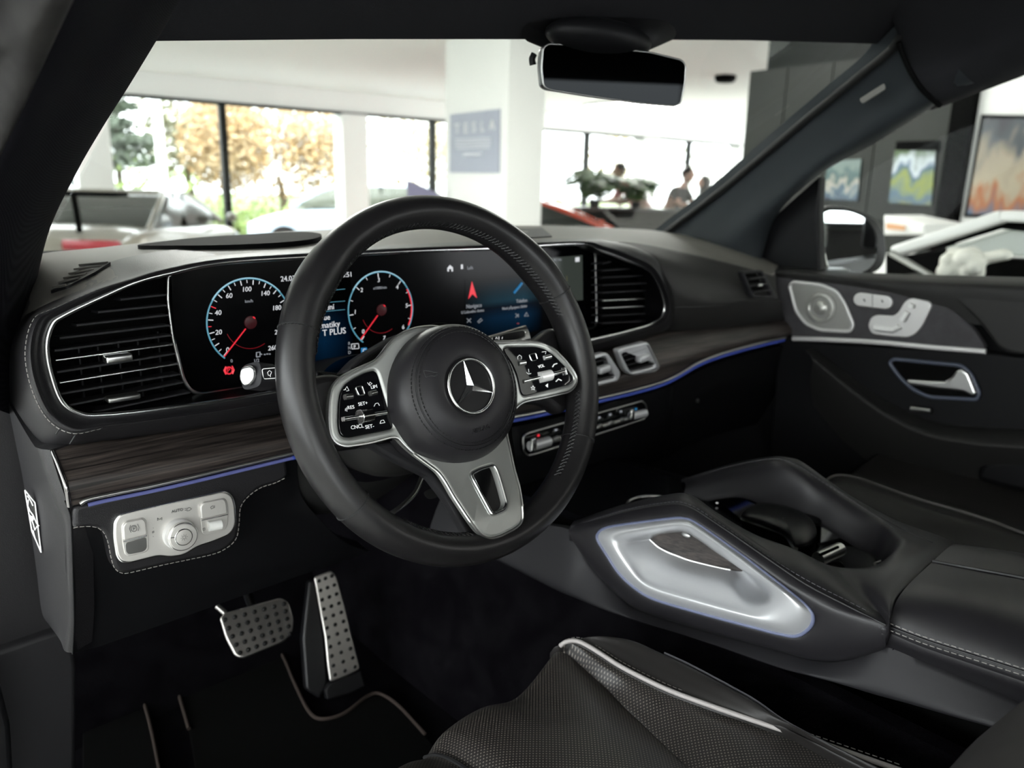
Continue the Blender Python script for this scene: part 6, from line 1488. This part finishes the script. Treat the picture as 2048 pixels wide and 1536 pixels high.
bb_ = [O + ray(x, y) * 8.2 for x, y in ((812,358),(840,370),(884,390),(880,430),(818,430))]
link('board_panel', plate(bb_, .03, .005), pbr('purple grey board', (.16, .15, .24), .5), bd)
link('board_foot', tube([O + ray(850, 425) * 8.25, Vector(((O + ray(850, 425) * 8.25).x, (O + ray(850, 425) * 8.25).y, 0))], .03, seg=8), M['black'], bd)

# things beyond the passenger window
wc = thing('raised_panel', 'white framed panel propped open beside the passenger window', 'panel', PX(1900, 480, 3.0))
def q3(x, y, X=3.0): return PX(x, y, X)
link('panel_edge', box((q3(1792, 503) + q3(2012, 431)) / 2, ((q3(1792, 503) - q3(2012, 431)).length, .10, .040), (q3(2012, 431) - q3(1792, 503)).to_track_quat('X', 'Z').to_matrix(), .012, 3), M['white'], wc, 'white front edge')
link('panel_edge', box((q3(2008, 432) + q3(2120, 436)) / 2, ((q3(2008, 432) - q3(2120, 436)).length, .10, .036), (q3(2120, 436) - q3(2008, 432)).to_track_quat('X', 'Z').to_matrix(), .012, 3), M['white'], wc, 'white front edge')
link('panel_underside', plate([q3(x, y, 3.03) for x, y in ((1800,508),(2015,438),(2120,442),(2120,470),(2000,458),(1890,492))], .03), M['black'], wc)
link('prop_rod', tube([q3(1782, 506, 2.95), q3(1822, 528, 2.93), q3(1868, 556, 2.9)], .012, seg=8), M['silverdark'], wc, 'grey prop rod')
link('panel_wing', plate([q3(x, y, 3.12) for x, y in ((1890,496),(2060,444),(2120,446),(2120,515),(2060,514),(1900,508))], .04, .01), pbr('pale white paint', (.62, .66, .62), .3), wc, 'pale flat wing')
link('stand', plate([q3(x, y, 3.2) for x, y in ((1770,508),(1800,512),(1890,498),(1905,514),(2080,520),(2080,620),(1770,620))], .12, .01), M['black'], wc, 'black base')
link('stand_foot', box(Vector((3.26, q3(1900, 540, 3.2).y, .5)), (.12, .9, 1.0), None, .02), M['black'], wc)
wb = thing('white_table', 'white table with an orange patch behind the door mirror', 'table', pbx(1800, 450, 4.6))
tp2 = [pbx(x, y, 4.6) for x, y in ((1766,430),(1850,448),(1850,470),(1766,470))]
link('table_side', plate(tp2, .5, .02), M['white'], wb); link('orange_patch', plate([pbx(x, y, 4.58) for x, y in ((1772,446),(1810,452),(1808,461),(1772,458))], .01), pbr('orange print', (.65, .35, .18), .5), wb, 'orange patch')
link('table_leg', box(sum(tp2, Vector()) / 4 + Vector((.2, 0, -.72)), (.4, .3, 1.1)), M['white'], wb)
wf = thing('white_bundle', 'lumpy white bundle lying under the propped panel', 'bundle', q3(1930, 530, 2.9))
rnd = random.Random(3); bl = []
for i in range(60):
    x = 1893 + rnd.random() * 62; y = 512 + rnd.random() * 34; bl.append(ellipsoid(q3(x, y, 2.88 + rnd.random() * .08), (.020 + rnd.random() * .016,) * 3, None, 2))
for i in range(8): bl.append(ellipsoid(q3(1950 + i * 8, 520 - i * 1.5, 2.92), (.03, .03, .02), None, 2))
bmx = joinm(bl, 180)
obx = bpy.data.objects.new('tmp', bmx); C.objects.link(obx); md_ = obx.modifiers.new('r', 'REMESH'); md_.mode = 'VOXEL'; md_.voxel_size = .007
bmx2 = bpy.data.meshes.new_from_object(obx.evaluated_get(bpy.context.evaluated_depsgraph_get())); bpy.data.objects.remove(obx); smooth(bmx2, 180)
link('cloth', bmx2, pbr('white cloth', (.78, .77, .70), .8), wf)
link('shelf', box(q3(1960, 575, 2.92), (.3, .5, .04), None, .005), M['plastic'], wf)

# ------------------------------------------------------------------ outdoors
struct('ground', bbox_(-30, 60, WD + .3, 80, -.16, -.10), pbr('patchy lawn', (.09, .14, .04), .9, var=(.25, (.20, .21, .12))))  # green lawn with paler patches by noise
struct('road', bbox_(-30, 60, WD + .3, 20, -.11, -.08), pbr('pale asphalt', (.22, .22, .21), .8))
def tree(label, c, th, crowns, mat, name='tree', group=None, n=900, size=.16, trunkr=.16):
    t = thing(name, label, 'tree', c, group)
    link('trunk', tube(spline([c, c + Vector((.1, 0, th * .5)), c + Vector((0, .1, th))], 5), trunkr, seg=10, taper=lambda q: 1 - .5 * q), pbr('bark', (.10, .075, .05), .9), t)
    mes = [leafmesh(c + Vector(o), n, r, size, hash(label) % 1000 + i * 13, sq) for i, (o, r, sq) in enumerate(crowns)]
    link('crown', joinm(mes, 0), mat, t, kind='stuff')
    return t
og = leafmat('orange autumn leaves', (.42, .27, .12), (.52, .40, .24)); yl = leafmat('pale yellow leaves', (.42, .36, .19), (.45, .36, .20))
dg_ = leafmat('dark conifer needles', (.035, .05, .03), (.07, .09, .06)); lg = leafmat('fresh green leaves', (.15, .23, .05), (.24, .31, .10)); og2 = leafmat('olive leaves', (.20, .21, .12), (.28, .26, .17))
def gp(x, D): p = pby(x, 360, D); return Vector((p.x, p.y, -.1))
tree('wide orange autumn tree outside, right of the black mullion', gp(560, 24), 1.6, [((0, 0, 3.0), 2.2, (1.1, 1, 1)), ((-1.6, 0, 2.5), 1.4, (1, 1, 1)), ((1.5, .3, 2.6), 1.5, (1, 1, .9))], og, n=3600, size=.09)
tree('golden tree outside, directly behind the black mullion', gp(445, 27), 1.5, [((0, 0, 2.8), 1.7, (1, 1, 1.1))], leafmat('golden leaves', (.36, .25, .11), (.34, .30, .16)), n=2600, size=.09)
tree('pale yellow tree outside behind the narrow window left of the column', gp(800, 24), 1.6, [((0, 0, 2.8), 2.0, (1.1, 1, 1)), ((2.0, .3, 2.7), 1.6, (1, 1, 1))], yl, n=2000, size=.09)
tree('pale olive tree outside, left of the black mullion', gp(375, 26), 1.8, [((0, 0, 2.9), 1.3, (1, 1, 1.4))], og2, n=800)
tree('sparse yellow tree outside, right of the column', gp(1240, 26), 1.8, [((0, 0, 2.6), 1.8, (1.3, 1, .9))], yl, n=500)
tree('sparse green tree outside at the far right window', gp(1420, 28), 1.8, [((0, 0, 2.6), 1.8, (1.3, 1, .9))], og2, n=500)
tc_ = gp(240, 22); cf = thing('tree', 'dark conifer outside beside the near pillar', 'tree', tc_)
link('trunk', tube([tc_, tc_ + Vector((0, 0, 5))], .10, seg=8, taper=lambda q: 1 - .7 * q), pbr('conifer bark', (.09, .07, .05), .9), cf)
link('needles', joinm([leafmesh(tc_ + Vector((.25 * math.sin(i * 2), 0, 1.9 + i * .42)), 260, .95 - i * .10, .13, 50 + i, (1, 1, .3)) for i in range(8)], 0), dg_, cf, kind='stuff')
def bush(label, c, r, sq, mat, n=900):
    t = thing('bush', label, 'bush', c); link('foliage', leafmesh(c + Vector((0, 0, r * .4)), n, r, .10, 5, sq), mat, t, kind='stuff')
    link('stems', tube([c, c + Vector((0, 0, r * .5))], .05, seg=6), pbr('twig bark', (.10, .08, .05), .9), t)
bush('round bright green bush outside behind the sports car', gp(258, 22), 1.6, (1.3, .8, .9), lg, 1400)
bush('low green bush outside at the foot of the black mullion', gp(470, 21), .95, (2.0, .8, .8), lg)
bush('low green bush outside behind the pale blue car', gp(640, 26), 1.2, (2.6, .8, .9), og2)
bush('green hedge bush seen left of the potted plants', gp(1140, 20), 1.0, (2.2, .8, .8), lg)
lp = thing('lamp_post', 'white lamp post standing outside between the conifer and the black mullion', 'lamp post', gp(326, 17))
lb0 = gp(328, 17)
link('pole', tube([lb0, lb0 + Vector((-.05, 0, 4.2))], .085, seg=12), M['white'], lp); link('base', lathe([(.28, 0), (.28, 1.0), (.12, 1.25)], lb0, (0, 0, 1), 20), M['white'], lp, 'thick white base')

# rear of the cabin, seen only in the mirror
rc = thing('rear_cabin', 'dark rear half of the cabin with its bench seat', 'car interior', (.9, -1.2, H - .5))
link('bench', box((.9, -1.35, H - .45), (1.35, .25, .75), None, .06), M['seat'], rc); link('rear_roof', box((.9, -1.5, H + .40), (1.35, 1.6, .03), None, .01), M['headliner'], rc)
link('side_panel', box((1.62, -1.5, H - .35), (.05, 1.7, .6), None, .02), M['plastic'], rc); link('door_post', box((1.56, -.62, H + .12), (.06, .16, .55), None, .02), M['plastic'], rc)
link('tailgate', box((.9, -2.4, H - .35), (1.5, .08, .6), None, .02), M['plastic'], rc)
